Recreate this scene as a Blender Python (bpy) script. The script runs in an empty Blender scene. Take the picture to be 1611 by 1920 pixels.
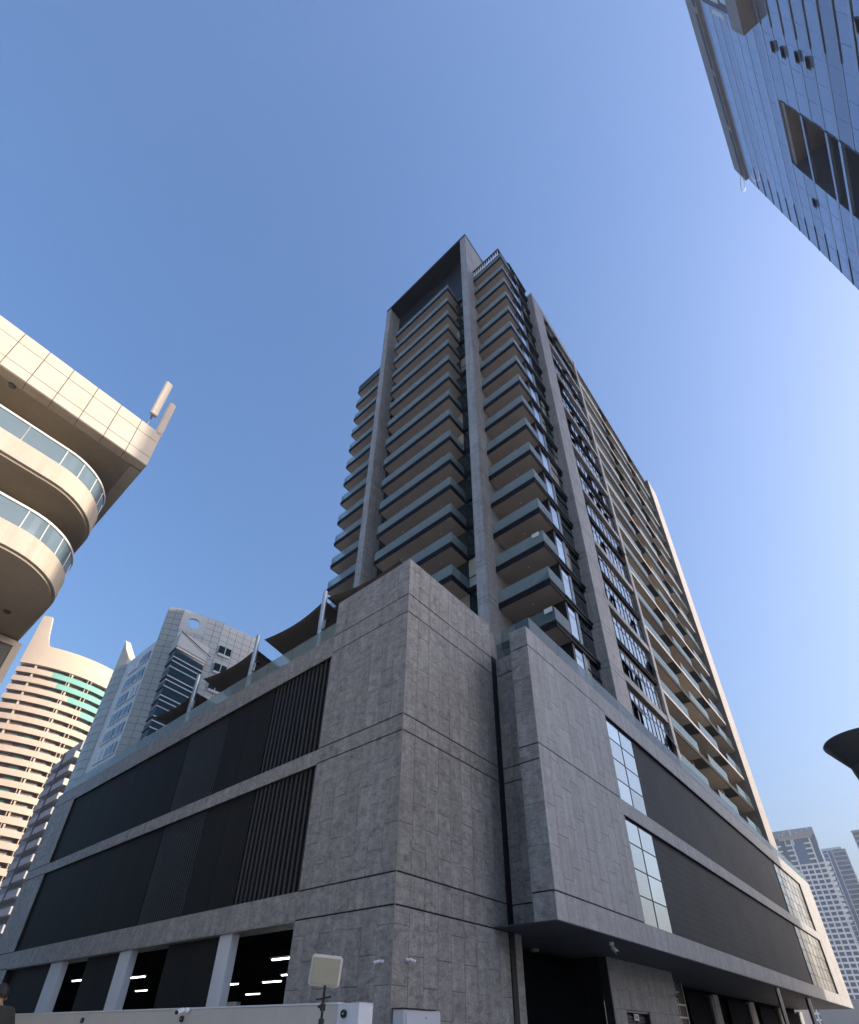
import bpy, bmesh, math, random
from mathutils import Matrix, Vector
rnd = random.Random(7)
R = math.radians
scene = bpy.context.scene
COL = scene.collection

# ------------------------------------------------------------------ camera
FPX, CX, CY, W0, H0 = 1019.706, 800.234, 1259.236, 1611.0, 1920.0
PITCH, YAW, ROLL = .595581988, .716163092, -.0183908798
CAMP = Vector((-8.307, -7.953, 1.6))
fw = Vector((math.cos(PITCH)*math.cos(YAW), math.cos(PITCH)*math.sin(YAW), math.sin(PITCH)))
r0 = Vector((math.sin(YAW), -math.cos(YAW), 0)); d0 = fw.cross(r0)
rt = math.cos(ROLL)*r0 + math.sin(ROLL)*d0
dn = -math.sin(ROLL)*r0 + math.cos(ROLL)*d0
cam = bpy.data.cameras.new('camera'); camo = bpy.data.objects.new('camera', cam); COL.objects.link(camo)
m = Matrix.Identity(4)
for i in range(3):
    m[i][0] = rt[i]; m[i][1] = -dn[i]; m[i][2] = -fw[i]; m[i][3] = CAMP[i]
camo.matrix_world = m
cam.sensor_fit = 'HORIZONTAL'; cam.sensor_width = 36; cam.lens = FPX/W0*36
cam.shift_x = (W0/2-CX)/W0; cam.shift_y = (CY-H0/2)/W0
cam.clip_start = .05; cam.clip_end = 6000
scene.camera = camo

# ------------------------------------------------------------------ light
SUN_EL = R(22); SUN_H = (.504, -.864)
world = bpy.data.worlds.new('World'); scene.world = world; world.use_nodes = True
nt = world.node_tree; bg = nt.nodes['Background']
sky = nt.nodes.new('ShaderNodeTexSky'); sky.sky_type = 'NISHITA'; sky.sun_disc = False
sky.sun_elevation = SUN_EL; sky.sun_rotation = math.atan2(SUN_H[0], SUN_H[1])
sky.air_density = 1.8; sky.dust_density = 8.0; sky.ozone_density = 9.0
tn = nt.nodes.new('ShaderNodeMix'); tn.data_type = 'RGBA'; tn.blend_type = 'MULTIPLY'; tn.inputs[0].default_value = 1
tn.inputs[7].default_value = (1.12, .965, .955, 1); nt.links.new(sky.outputs[0], tn.inputs[6]); nt.links.new(tn.outputs[2], bg.inputs[0]); bg.inputs[1].default_value = .15
sl = bpy.data.lights.new('sun', 'SUN'); sl.energy = 2.05; sl.angle = R(.53); sl.color = (1, .90, .77)
so = bpy.data.objects.new('sun', sl); COL.objects.link(so)
sdir = Vector((SUN_H[0]*math.cos(SUN_EL), SUN_H[1]*math.cos(SUN_EL), math.sin(SUN_EL)))
so.rotation_euler = sdir.to_track_quat('Z', 'Y').to_euler(); so.location = (20, -40, 60)
vs = scene.view_settings; vs.view_transform = 'Standard'; vs.look = 'None'; vs.exposure = 1.22; vs.gamma = 1; vs.use_curve_mapping = False
scene.cycles.max_bounces = 6; scene.cycles.transparent_max_bounces = 12
scene.cycles.caustics_reflective = False; scene.cycles.caustics_refractive = False

# ------------------------------------------------------------------ helpers
WT = {}
def link(name, me, parent=None, loc=(0, 0, 0), mat=None):
    o = bpy.data.objects.new(name, me); COL.objects.link(o)
    o.location = loc
    if me and mat and not me.materials: me.materials.append(mat)
    wl = Vector(loc)
    WT[o.name] = wl
    if parent:
        o.parent = parent; o.matrix_parent_inverse = Matrix.Translation(-WT[parent.name])
    return o
def tag(o, label=None, cat=None, group=None, kind=None):
    if label: o['label'] = label
    if cat: o['category'] = cat
    if group: o['group'] = group
    if kind: o['kind'] = kind
    return o
def thing(name, loc, label, cat, group=None):
    return tag(link(name, None, None, loc), label, cat, group)
FQ = [(0, 3, 2, 1), (4, 5, 6, 7), (0, 1, 5, 4), (1, 2, 6, 5), (2, 3, 7, 6), (3, 0, 4, 7)]
class MB:
    def __init__(s): s.v = []; s.f = []
    def box(s, x0, x1, y0, y1, z0, z1):
        n = len(s.v)
        s.v += [(x0, y0, z0), (x1, y0, z0), (x1, y1, z0), (x0, y1, z0), (x0, y0, z1), (x1, y0, z1), (x1, y1, z1), (x0, y1, z1)]
        s.f += [tuple(n+i for i in q) for q in FQ]; return s
    def obox(s, o, u, v, w):          # oriented box: corner o, edge vectors u, v, w (right-handed)
        n = len(s.v); o, u, v, w = map(Vector, (o, u, v, w))
        for a in (o, o+w):
            s.v += [tuple(a), tuple(a+u), tuple(a+u+v), tuple(a+v)]
        s.f += [tuple(n+i for i in q) for q in FQ]; return s
    def prism(s, pts, z0, z1):        # pts ccw in plan
        n = len(s.v); k = len(pts)
        s.v += [(p[0], p[1], z0) for p in pts]+[(p[0], p[1], z1) for p in pts]
        s.f.append(tuple(n+i for i in reversed(range(k)))); s.f.append(tuple(n+k+i for i in range(k)))
        for i in range(k):
            j = (i+1) % k; s.f.append((n+i, n+j, n+k+j, n+k+i))
        return s
    def strip(s, outer, inner, z0, z1):   # wall following two open polylines
        k = len(outer)
        for i in range(k-1):
            s.prism([outer[i], outer[i+1], inner[i+1], inner[i]], z0, z1)
        return s
    def tube(s, p, q, r, r2=None, n=12):
        p, q = Vector(p), Vector(q); r2 = r if r2 is None else r2
        d = (q-p).normalized(); a = d.orthogonal().normalized(); b = d.cross(a)
        k = len(s.v)
        for c, rr in ((p, r), (q, r2)):
            for i in range(n):
                t = 2*math.pi*i/n; s.v.append(tuple(c+rr*(math.cos(t)*a+math.sin(t)*b)))
        for i in range(n):
            j = (i+1) % n; s.f.append((k+i, k+j, k+n+j, k+n+i))
        s.f.append(tuple(k+i for i in reversed(range(n)))); s.f.append(tuple(k+n+i for i in range(n)))
        return s
    def lathe(s, c, prof, n=32, ax=None):   # prof = [(r, h)...] about an axis through c
        ax = Vector(ax or (0, 0, 1)).normalized(); a = ax.orthogonal().normalized(); b = ax.cross(a); c = Vector(c)
        k = len(s.v)
        for r, h in prof:
            for i in range(n):
                t = 2*math.pi*i/n; s.v.append(tuple(c+ax*h+r*(math.cos(t)*a+math.sin(t)*b)))
        for j in range(len(prof)-1):
            for i in range(n):
                i2 = (i+1) % n
                s.f.append((k+j*n+i, k+j*n+i2, k+(j+1)*n+i2, k+(j+1)*n+i))
        s.f.append(tuple(k+i for i in reversed(range(n)))); e = k+(len(prof)-1)*n
        s.f.append(tuple(e+i for i in range(n)))
        return s
    def mesh(s, name):
        me = bpy.data.meshes.new(name); me.from_pydata(s.v, [], s.f); me.update(); return me
    def build(s, name, mat, parent=None, loc=(0, 0, 0), smooth=False, bevel=0):
        me = s.mesh(name)
        if smooth: me.polygons.foreach_set('use_smooth', [True]*len(me.polygons)); me.set_sharp_from_angle(angle=R(40))
        if bevel:
            bm = bmesh.new(); bm.from_mesh(me); bmesh.ops.bevel(bm, geom=bm.edges[:], offset=bevel, segments=2, affect='EDGES'); bm.to_mesh(me); bm.free()
        return link(name, me, parent, loc, mat)
def B(name, mat, parent, x0, x1, y0, y1, z0, z1, bevel=0):
    return MB().box(x0, x1, y0, y1, z0, z1).build(name, mat, parent, bevel=bevel)

# ------------------------------------------------------------------ materials
def mat(name, col=(.5, .5, .5), rough=.6, metal=0., spec=.5):
    m = bpy.data.materials.new(name); m.use_nodes = True
    b = m.node_tree.nodes['Principled BSDF']
    b.inputs['Base Color'].default_value = (*col, 1); b.inputs['Roughness'].default_value = rough
    b.inputs['Metallic'].default_value = metal; b.inputs['Specular IOR Level'].default_value = spec
    return m
def nodes(m): return m.node_tree.nodes, m.node_tree.links, m.node_tree.nodes['Principled BSDF']
def ramp(N, stops):
    r = N.new('ShaderNodeValToRGB'); e = r.color_ramp.elements
    while len(e) < len(stops): e.new(.5)
    for k, (p, c) in enumerate(stops):
        e[k].position = p; e[k].color = (*c, 1) if len(c) == 3 else c
    return r
def noise(N, L, vec, scale, detail=4, rough=.6, dist=0):
    n = N.new('ShaderNodeTexNoise'); n.inputs['Scale'].default_value = scale; n.inputs['Detail'].default_value = detail
    n.inputs['Roughness'].default_value = rough; n.inputs['Distortion'].default_value = dist
    if vec: L.new(vec, n.inputs['Vector'])
    return n
def math_(N, L, op, a, b=None):
    n = N.new('ShaderNodeMath'); n.operation = op
    for i, q in enumerate((a, b)):
        if q is None: continue
        if isinstance(q, (int, float)): n.inputs[i].default_value = q
        else: L.new(q, n.inputs[i])
    return n.outputs[0]
def mix(N, L, a, b, fac, mode='MIX'):
    n = N.new('ShaderNodeMix'); n.data_type = 'RGBA'; n.blend_type = mode
    for idx, q in ((0, fac), (6, a), (7, b)):
        if isinstance(q, (int, float)): n.inputs[idx].default_value = q
        elif isinstance(q, tuple): n.inputs[idx].default_value = (*q, 1)
        else: L.new(q, n.inputs[idx])
    return n.outputs[2]
def pos(N):
    return N.new('ShaderNodeNewGeometry').outputs['Position']
def weather(m, dark, light, scale=1.2, fine=25, bump=.0, dist=.02, streak=0.):
    """mottled surface: two scales of noise between two colours, optional vertical streaks and bump"""
    N, L, b = nodes(m); p = pos(N)
    n1 = noise(N, L, p, scale, 5, .6); n2 = noise(N, L, p, fine, 4, .7)
    f = math_(N, L, 'ADD', math_(N, L, 'MULTIPLY', n1.outputs[0], .65), math_(N, L, 'MULTIPLY', n2.outputs[0], .35))
    if streak:
        mp = N.new('ShaderNodeMapping'); mp.inputs['Scale'].default_value = (3, 3, .12); L.new(p, mp.inputs[0])
        n3 = noise(N, L, mp.outputs[0], 1.5, 4, .6)
        f = math_(N, L, 'ADD', math_(N, L, 'MULTIPLY', f, 1-streak), math_(N, L, 'MULTIPLY', n3.outputs[0], streak))
    r = ramp(N, [(.3, dark), (.7, light)]); L.new(f, r.inputs[0]); L.new(r.outputs[0], b.inputs['Base Color'])
    if bump:
        bp = N.new('ShaderNodeBump'); bp.inputs['Strength'].default_value = bump; bp.inputs['Distance'].default_value = dist
        L.new(n2.outputs[0], bp.inputs['Height']); L.new(bp.outputs[0], b.inputs['Normal'])
    return m
def slate(name, dark, light, rough=.55, scale=4.5, bumps=.35):
    m = mat(name, rough=rough); N, L, b = nodes(m); p = pos(N)
    oi = N.new('ShaderNodeObjectInfo'); at = N.new('ShaderNodeAttribute'); at.attribute_name = 'rnd'
    rn = math_(N, L, 'FRACT', math_(N, L, 'ADD', oi.outputs['Random'], at.outputs['Fac']))
    off = N.new('ShaderNodeVectorMath'); off.operation = 'ADD'; L.new(p, off.inputs[0])
    cx = N.new('ShaderNodeCombineXYZ')
    for i in range(3): L.new(math_(N, L, 'MULTIPLY', rn, 37.+11*i), cx.inputs[i])
    L.new(cx.outputs[0], off.inputs[1])
    n1 = noise(N, L, off.outputs[0], scale, 6, .65, .6); n2 = noise(N, L, off.outputs[0], 28, 5, .7)
    mpv = N.new('ShaderNodeMapping'); mpv.inputs['Scale'].default_value = (1.3, 1.3, 2.6); mpv.inputs['Rotation'].default_value = (.45, -.45, .3); L.new(off.outputs[0], mpv.inputs[0])
    n4 = noise(N, L, mpv.outputs[0], 2.6, 8, .72, 1.0)
    f = math_(N, L, 'ADD', math_(N, L, 'MULTIPLY', n1.outputs[0], .35), math_(N, L, 'ADD', math_(N, L, 'MULTIPLY', n2.outputs[0], .2), math_(N, L, 'MULTIPLY', n4.outputs[0], .45)))
    r = ramp(N, [(.36, dark), (.5, tuple(a*.45+c*.55 for a, c in zip(dark, light))), (.66, light)]); L.new(f, r.inputs[0])
    mv = N.new('ShaderNodeMapping'); mv.inputs['Scale'].default_value = (1.0, 1.0, 1.9); mv.inputs['Rotation'].default_value = (.5, -.5, .2); L.new(off.outputs[0], mv.inputs[0])
    nv = noise(N, L, mv.outputs[0], 2.4, 9, .72, 1.8)
    vein = math_(N, L, 'ABSOLUTE', math_(N, L, 'SUBTRACT', nv.outputs[0], .5))
    rv = ramp(N, [(.0, (.74,)*3), (.03, (1., 1., 1.))]); L.new(vein, rv.inputs[0])
    rcol = mix(N, L, r.outputs[0], rv.outputs[0], .85, 'MULTIPLY')
    tint = math_(N, L, 'ADD', .94, math_(N, L, 'MULTIPLY', rn, .12))
    cc = N.new('ShaderNodeCombineColor')
    for i in range(3): L.new(tint, cc.inputs[i])
    ms = N.new('ShaderNodeMapping'); ms.inputs['Scale'].default_value = (2.2, 2.2, .16); L.new(p, ms.inputs[0])
    ns = noise(N, L, ms.outputs[0], 1.6, 5, .65); rs = ramp(N, [(.38, (.84, .83, .81)), (.62, (1.06, 1.06, 1.06))]); L.new(ns.outputs[0], rs.inputs[0])
    rcol = mix(N, L, rcol, rs.outputs[0], 1.0, 'MULTIPLY')
    L.new(mix(N, L, rcol, cc.outputs[0], 1.0, 'MULTIPLY'), b.inputs['Base Color'])
    hgt = math_(N, L, 'ADD', f, math_(N, L, 'MULTIPLY', math_(N, L, 'MINIMUM', vein, .06), 6.))
    bp = N.new('ShaderNodeBump'); bp.inputs['Strength'].default_value = bumps; bp.inputs['Distance'].default_value = .015
    L.new(hgt, bp.inputs['Height']); L.new(bp.outputs[0], b.inputs['Normal'])
    rr = ramp(N, [(.3, (rough+.12,)*3), (.7, (rough-.12,)*3)]); L.new(n2.outputs[0], rr.inputs[0]); L.new(rr.outputs[0], b.inputs['Roughness'])
    return m
def see_glass(name, tint, base, fac, rough=.04):
    m = bpy.data.materials.new(name); m.use_nodes = True; N = m.node_tree.nodes; L = m.node_tree.links
    b = N['Principled BSDF']; b.inputs['Base Color'].default_value = (*base, 1); b.inputs['Roughness'].default_value = rough
    b.inputs['IOR'].default_value = 1.5; b.inputs['Specular IOR Level'].default_value = .7
    t = N.new('ShaderNodeBsdfTransparent'); t.inputs[0].default_value = (*tint, 1)
    lw = N.new('ShaderNodeLayerWeight'); lw.inputs[0].default_value = .25
    f = math_(N, L, 'MINIMUM', math_(N, L, 'ADD', fac, math_(N, L, 'MULTIPLY', lw.outputs['Fresnel'], .5)), .95)
    mx = N.new('ShaderNodeMixShader'); L.new(f, mx.inputs[0]); L.new(t.outputs[0], mx.inputs[1]); L.new(b.outputs[0], mx.inputs[2])
    L.new(mx.outputs[0], N['Material Output'].inputs[0]); return m
def mirror_glass(name, base, metal=.0, rough=.03, spec=.8, wav=.0):
    m = mat(name, base, rough, metal, spec)
    N, L, b = nodes(m)
    if wav:
        n = noise(N, L, pos(N), .7, 2, .5); bp = N.new('ShaderNodeBump'); bp.inputs['Strength'].default_value = wav; bp.inputs['Distance'].default_value = .05
        L.new(n.outputs[0], bp.inputs['Height']); L.new(bp.outputs[0], b.inputs['Normal'])
    oi = N.new('ShaderNodeObjectInfo'); rr = ramp(N, [(0, tuple(c*.7 for c in base)), (1, tuple(min(1, c*1.3) for c in base))])
    L.new(oi.outputs['Random'], rr.inputs[0]); L.new(rr.outputs[0], b.inputs['Base Color'])
    return m

SLATE = slate('slate_tile', (.13, .126, .119), (.47, .455, .43))
SLATE_P = slate('slate_pale_tile', (.33, .323, .315), (.52, .512, .50), .5, 3., .25)
SLATE_T = slate('slate_tower', (.24, .23, .218), (.50, .485, .465), .5, 1.6)
GROUT = mat('dark_joint', (.02, .02, .022), .9)
BLACK = weather(mat('black_panel', rough=.65, spec=.12), (.011, .0115, .0115), (.019, .0195, .0195), .6, 8, streak=.5)
BLACKM = mat('black_metal', (.012, .012, .014), .5, 0, .3)
BRONZE = mat('dark_bronze_fascia', (.011, .010, .012), .6, 0, .12)
SOFFIT = weather(mat('tan_soffit', rough=.6), (.40, .335, .28), (.47, .40, .335), 1.0, 14)
STONE_S = weather(mat('pale_stone_sill', rough=.6), (.18, .17, .16), (.25, .24, .225), .8, 12)
RAIL_G = see_glass('balustrade_glass', (.84, .89, .89), (.46, .54, .545), .12)
RAIL_C = see_glass('clear_edge_glass', (.80, .86, .87), (.15, .21, .23), .26)
WIN_D = mirror_glass('dark_teal_glazing', (.015, .03, .034), 0, .03, .6)
WIN_L = mirror_glass('sky_glazing', (.30, .38, .42), .75, .03, .6, .05)
WIN_B = mirror_glass('blind_glazing', (.42, .40, .35), .1, .12, .6)
ALU = mat('pale_aluminium', (.5, .52, .54), .35, .6)
WHITE = weather(mat('white_paint', rough=.5), (.62, .65, .68), (.72, .75, .78), .8, 10)
PLASTIC = mat('white_plastic', (.75, .76, .78), .35)
BLACKP = mat('black_plastic', (.012, .012, .013), .3)
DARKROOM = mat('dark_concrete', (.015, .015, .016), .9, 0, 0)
CREAM = weather(mat('cream_render', rough=.75), (.46, .39, .295), (.66, .585, .47), .7, 6, streak=.45)
CREAM_T = weather(mat('cream_panel', rough=.55), (.56, .495, .39), (.65, .575, .46), .8, 6)
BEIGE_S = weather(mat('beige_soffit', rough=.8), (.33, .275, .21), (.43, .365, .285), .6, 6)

# ------------------------------------------------------------------ ground
GZ = .35
gm = weather(mat('paving', rough=.85), (.36, .335, .30), (.46, .43, .39), .15, 4, .2, .01)
tag(MB().box(-900, 1500, -900, 1100, GZ-1, GZ).build('ground', gm), kind='structure')
rm = weather(mat('asphalt', rough=.9), (.055, .055, .057), (.085, .083, .08), .3, 20, .3, .01)
tag(MB().box(-200, 300, -22, -10.5, GZ+.0, GZ+.004).build('road', rm), kind='structure')
km = weather(mat('kerb_concrete', rough=.8), (.32, .31, .29), (.42, .41, .39), .5, 10)
tag(MB().box(-200, 300, -10.5, -10.32, GZ, GZ+.13).build('kerb', km), kind='structure')

# ================================================================== main apartment building
apt = thing('apartment_building', (0, 0, GZ), 'dark grey stone clad apartment tower on a wide podium with stacked glass balconies', 'building')

# ---- tiles: collected, the 300 that show largest become parts, the rest one mesh
TILES = []
def tiles_face(o, u, n, w, h, zs, tw, th, mt, stag=.5, seed=0, gapv=.006, gaph=.007):
    """face: origin o (plan x,y), unit plan direction u, outward normal n; zs = [(z0,z1,staggered)]"""
    rr = random.Random(seed)
    for z0, z1, st in zs:
        k = max(1, round(w/tw)); ww = w/k
        for i in range(k):
            if st:
                ph = (i % 3)/3.*th if stag == 3 else (i % 2)*stag*th
                cuts = [z0]; z = z0 + (ph if ph > .15 else th)
                while z < z1-.12: cuts.append(z); z += th
                cuts.append(z1)
            else: cuts = [z0, z1]
            for a, c in zip(cuts, cuts[1:]):
                TILES.append((o[0]+u[0]*(i*ww+gapv/2), o[1]+u[1]*(i*ww+gapv/2), a+gaph/2, u, n, ww-gapv, c-a-gaph, mt, rr.random()*.004))
def emit_tiles(parent, tiles, limit=300, name='tile', rest='tile_cladding', thick=.025):
    def size(t):
        p = Vector((t[0]+t[3][0]*t[5]/2, t[1]+t[3][1]*t[5]/2, t[2]+t[6]/2))-CAMP
        return t[5]*t[6]*abs(p.normalized().dot(Vector((t[4][0], t[4][1], 0))))/p.length_squared
    tiles = sorted(tiles, key=size, reverse=True)
    cache = {}; restm = {}
    for i, (x, y, z, u, n, w, h, mt, d) in enumerate(tiles):
        c = .004
        def verts(base=(0, 0, 0)):
            U, Nn = Vector((u[0], u[1], 0)), Vector((n[0], n[1], 0)); b = Vector(base)-Nn*thick
            T = Nn*(thick+d); V = []
            for q, e in ((b, 0), (b+T*(1-c/thick), 0), (b+T, c)):
                V += [q+U*e+Vector((0, 0, e)), q+U*(w-e)+Vector((0, 0, e)), q+U*(w-e)+Vector((0, 0, h-e)), q+U*e+Vector((0, 0, h-e))]
            F = [(8, 9, 10, 11)]
            for l in (0, 4):
                F += [(l+k, l+(k+1) % 4, l+4+(k+1) % 4, l+4+k) for k in range(4)]
            # orientation: u x z should equal n
            if U.cross(Vector((0, 0, 1))).dot(Nn) < 0: F = [tuple(reversed(f)) for f in F]
            return [tuple(v) for v in V], F
        if i < limit:
            key = (u, n, round(w, 3), round(h, 3), mt.name, round(d, 3))
            if key not in cache:
                V, F = verts(); me = bpy.data.meshes.new(name); me.from_pydata(V, [], F); me.materials.append(mt); cache[key] = me
            link(name, cache[key], parent, (x, y, z))
        else:
            V, F = verts((x, y, z)); g = restm.setdefault(mt.name, [[], [], [], mt]); k = len(g[0])
            g[0].extend(V); g[1].extend(tuple(k+j for j in f) for f in F); g[2].extend([rnd.random()]*len(F))
    for g in restm.values():
        me = bpy.data.meshes.new(rest); me.from_pydata(g[0], [], g[1]); me.materials.append(g[3])
        a = me.attributes.new('rnd', 'FLOAT', 'FACE'); a.data.foreach_set('value', g[2])
        tag(link(rest, me, parent), kind='stuff')

G = .014   # half groove
LV = [GZ, 3.82, 4.46, 7.72, 8.17, 11.40, 12.05, 13.40]
secs = [(a+(G if i else 0), b-(G if i < 6 else 0), i % 2 == 0) for i, (a, b) in enumerate(zip(LV, LV[1:]))]
mx, my = (-1., 0.), (0., -1.)
# corner block core and tiles
B('corner_block_core', GROUT, apt, .026, 4.05, .026, 3.15, GZ, 13.38)
tiles_face((0, 3.15), (0., -1.), mx, 3.15, 0, secs, .45, 1.04, SLATE, seed=1)
tiles_face((0, 0), (1., 0.), my, 4.05, 0, secs, .45, 1.04, SLATE, seed=2)
MB().box(-.008, .006, -.008, .006, GZ, 13.4).build('corner_trim', mat('corner_trim', (.30, .27, .24), .5, .3), apt)
B('coping', SLATE, apt, .0, 4.05, .0, 3.15, 13.385, 13.42)
# drainage channel
B('drain_channel', BLACKM, apt, 4.06, 4.27, -.03, .3, GZ, 12.1)
# overhanging block
FX0, FX1, FY = 3.4, 44.6, -1.72
tile_b = [(3.84, 4.45, False), (7.64, 8.17, False), (11.30, 12.08, False)]
B('overhang_core', GROUT, apt, FX0+.026, FX1-.03, FY+.16, -1.12, 3.86, 12.06)
B('overhang_core', GROUT, apt, 4.31, FX1-.03, -1.12, 3.0, 3.86, 12.0)
tiles_face((FX0, FY), (1., 0.), my, 8.55-FX0, 0, [(3.84, 4.46-G, False), (4.46+G, 8.17-G, True), (8.17+G, 11.40-G, True), (11.40+G, 12.08, False)], .5, 1.04, SLATE_P, 3, seed=3)
tiles_face((8.55, FY), (1., 0.), my, FX1-8.55, 0, tile_b, .5, 1, SLATE_P, seed=4)
tiles_face((40.1, FY), (1., 0.), my, FX1-40.1, 0, [(4.45, 7.64, True), (8.17, 11.30, True)], .5, 1.04, SLATE_P, 3, seed=5)
tiles_face((FX0, -1.12), (0., -1.), mx, .60, 0, [(3.84, 4.46-G, False), (4.46+G, 7.72-G, True), (7.72+G, 8.17-G, False), (8.17+G, 11.40-G, True), (11.4+G, 12.08, False)], .6, 1.04, SLATE, seed=6)
tiles_face((4.28, 0.), (0., -1.), mx, 1.12, 0, [(3.84, 4.46-G, False), (4.46+G, 7.72-G, True), (7.72+G, 8.17-G, False), (8.17+G, 11.40-G, True), (11.4+G, 12.05, False)], .4, 1.04, SLATE, seed=7)
for (z0, z1) in ((4.45, 7.64), (8.17, 11.30)): B('tile_backing', GROUT, apt, FX0+.03, 8.55, FY+.022, FY+.16, z0, z1)
B('tile_backing', GROUT, apt, FX0+.03, FX1-.03, FY+.022, FY+.16, 3.86, 4.44)
B('tile_backing', GROUT, apt, FX0+.03, FX1-.03, FY+.022, FY+.16, 7.66, 8.15)
B('tile_backing', GROUT, apt, FX0+.03, FX1-.03, FY+.022, FY+.16, 11.32, 12.05)
B('tile_backing', GROUT, apt, 40.1, FX1-.03, FY+.022, FY+.16, 4.45, 11.3)
B('coping', SLATE_P, apt, FX0, FX1, FY, -1.1, 12.085, 12.11)
# soffit of the overhang: dark planks
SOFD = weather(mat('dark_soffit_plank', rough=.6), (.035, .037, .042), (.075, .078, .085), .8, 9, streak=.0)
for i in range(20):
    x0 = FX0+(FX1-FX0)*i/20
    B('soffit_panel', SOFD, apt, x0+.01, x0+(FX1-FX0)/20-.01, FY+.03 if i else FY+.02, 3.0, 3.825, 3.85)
# glazed panels in the overhang, 2 columns x 4 rows, both storeys, and the far window strips
def window_grid(x0, x1, z0, z1, cols, rows, gm, y=FY+.10, fr=.03, shuffle=None):
    w = (x1-x0)/cols; hh = (z1-z0)/rows
    fm = MB()
    for i in range(cols+1): fm.box(x0+w*i-fr/2, x0+w*i+fr/2, y-.012, y+.03, z0, z1)
    for j in range(rows+1): fm.box(x0, x1, y-.010, y+.025, z0+hh*j-fr/2, z0+hh*j+fr/2)
    f = fm.build('window_frame', BLACKM, apt)
    for i in range(cols):
        for j in range(rows):
            B('pane', shuffle(i, j) if shuffle else gm, f, x0+w*i+fr/2, x0+w*(i+1)-fr/2, y, y+.012, z0+hh*j+fr/2, z0+hh*(j+1)-fr/2)
for (z0, z1) in ((4.47, 7.62), (8.19, 11.28)):
    window_grid(8.58, 11.0, z0, z1, 2, 4, WIN_L, y=FY+.09)
    window_grid(32.7, 40.05, z0, z1, 6, 5, WIN_B, y=FY+.09, shuffle=lambda i, j: WIN_L if (i == 0 and j % 2) else WIN_B)
# perforated dark mesh panels between them
mesh_m = mat('perforated_mesh', rough=.6, metal=0, spec=.15); N, L, b = nodes(mesh_m); p = pos(N)
mp = N.new('ShaderNodeMapping'); mp.inputs['Scale'].default_value = (1, 1, 1); L.new(p, mp.inputs[0])
w1 = N.new('ShaderNodeTexWave'); w1.bands_direction = 'X'; w1.inputs['Scale'].default_value = 1.5; w1.inputs['Distortion'].default_value = 1.2; w1.inputs['Detail'].default_value = 2
w2 = N.new('ShaderNodeTexWave'); w2.bands_direction = 'Z'; w2.inputs['Scale'].default_value = 1.3; w2.inputs['Distortion'].default_value = 1.2
L.new(mp.outputs[0], w1.inputs[0]); L.new(mp.outputs[0], w2.inputs[0])
nn = noise(N, L, p, .5, 4, .6)
ff = math_(N, L, 'ADD', math_(N, L, 'MULTIPLY', math_(N, L, 'MULTIPLY', w1.outputs[1], w2.outputs[1]), .22), math_(N, L, 'MULTIPLY', nn.outputs[0], .6))
rr = ramp(N, [(.15, (.024, .028, .033)), (.75, (.07, .077, .087))]); L.new(ff, rr.inputs[0]); L.new(rr.outputs[0], b.inputs['Base Color'])
for (z0, z1) in ((4.455, 7.63), (8.18, 11.29)):
    k = 12; x0, x1 = 11.05, 32.6
    for i in range(k):
        a = x0+(x1-x0)*i/k; c = x0+(x1-x0)*(i+1)/k
        B('mesh_panel', mesh_m, apt, a+.003, c-.003, FY+.11, FY+.15, z0, z1)
    B('mesh_backing', BLACKM, apt, x0, x1, FY+.152, FY+.158, z0, z1)
# glass parapet on the overhang
for i in range(22):
    a = 3.75+(FX1-3.8)*i/22; c = 3.75+(FX1-3.8)*(i+1)/22
    B('parapet_glass', RAIL_C, apt, a+.01, c-.01, FY+.06, FY+.075, 12.11, 12.72)
B('parapet_glass', RAIL_C, apt, 4.33, 4.345, -1.0, -.05, 12.05, 12.7)
B('parapet_glass', RAIL_C, apt, 3.76, 3.775, FY+.08, -1.14, 12.11, 12.72)
B('end_upstand', STONE_S, apt, 4.06, 4.5, .12, .2, 11.7, 13.3)
B('podium_roof', SLATE_T, apt, .62, 60, .3, 25, 11.3, 11.42)
# ---- recess below the overhang
B('recess_ceiling_core', GROUT, apt, 4.2, 44.5, .1, 6, 3.86, 4.0)
B('entrance_strip', SLATE, apt, 4.28, 4.62, 0., .6, GZ, 3.82)
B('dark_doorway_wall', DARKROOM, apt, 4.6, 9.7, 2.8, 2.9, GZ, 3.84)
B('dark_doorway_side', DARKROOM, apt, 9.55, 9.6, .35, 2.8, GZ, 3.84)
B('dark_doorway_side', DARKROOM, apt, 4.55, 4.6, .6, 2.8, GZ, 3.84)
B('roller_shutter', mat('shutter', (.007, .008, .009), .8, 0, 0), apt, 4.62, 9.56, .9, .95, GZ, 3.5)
tiles_face((9.6, .07), (1., 0.), my, 5.45, 0, [(2.46, 3.83, True)], .42, 1.0, SLATE_T, seed=8)
tiles_face((9.6, .07), (1., 0.), my, .85, 0, [(GZ, 2.46, True)], .42, 1.0, SLATE_T, seed=9)
tiles_face((12.25, .07), (1., 0.), my, 2.8, 0, [(GZ, 2.46, True)], .42, 1.0, SLATE_T, seed=10)
B('tile_backing', GROUT, apt, 9.62, 15.03, .095, .35, 2.47, 3.84)
B('tile_backing', GROUT, apt, 9.62, 10.43, .095, .35, GZ, 2.47)
B('tile_backing', GROUT, apt, 12.27, 15.03, .095, .35, GZ, 2.47)
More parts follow.
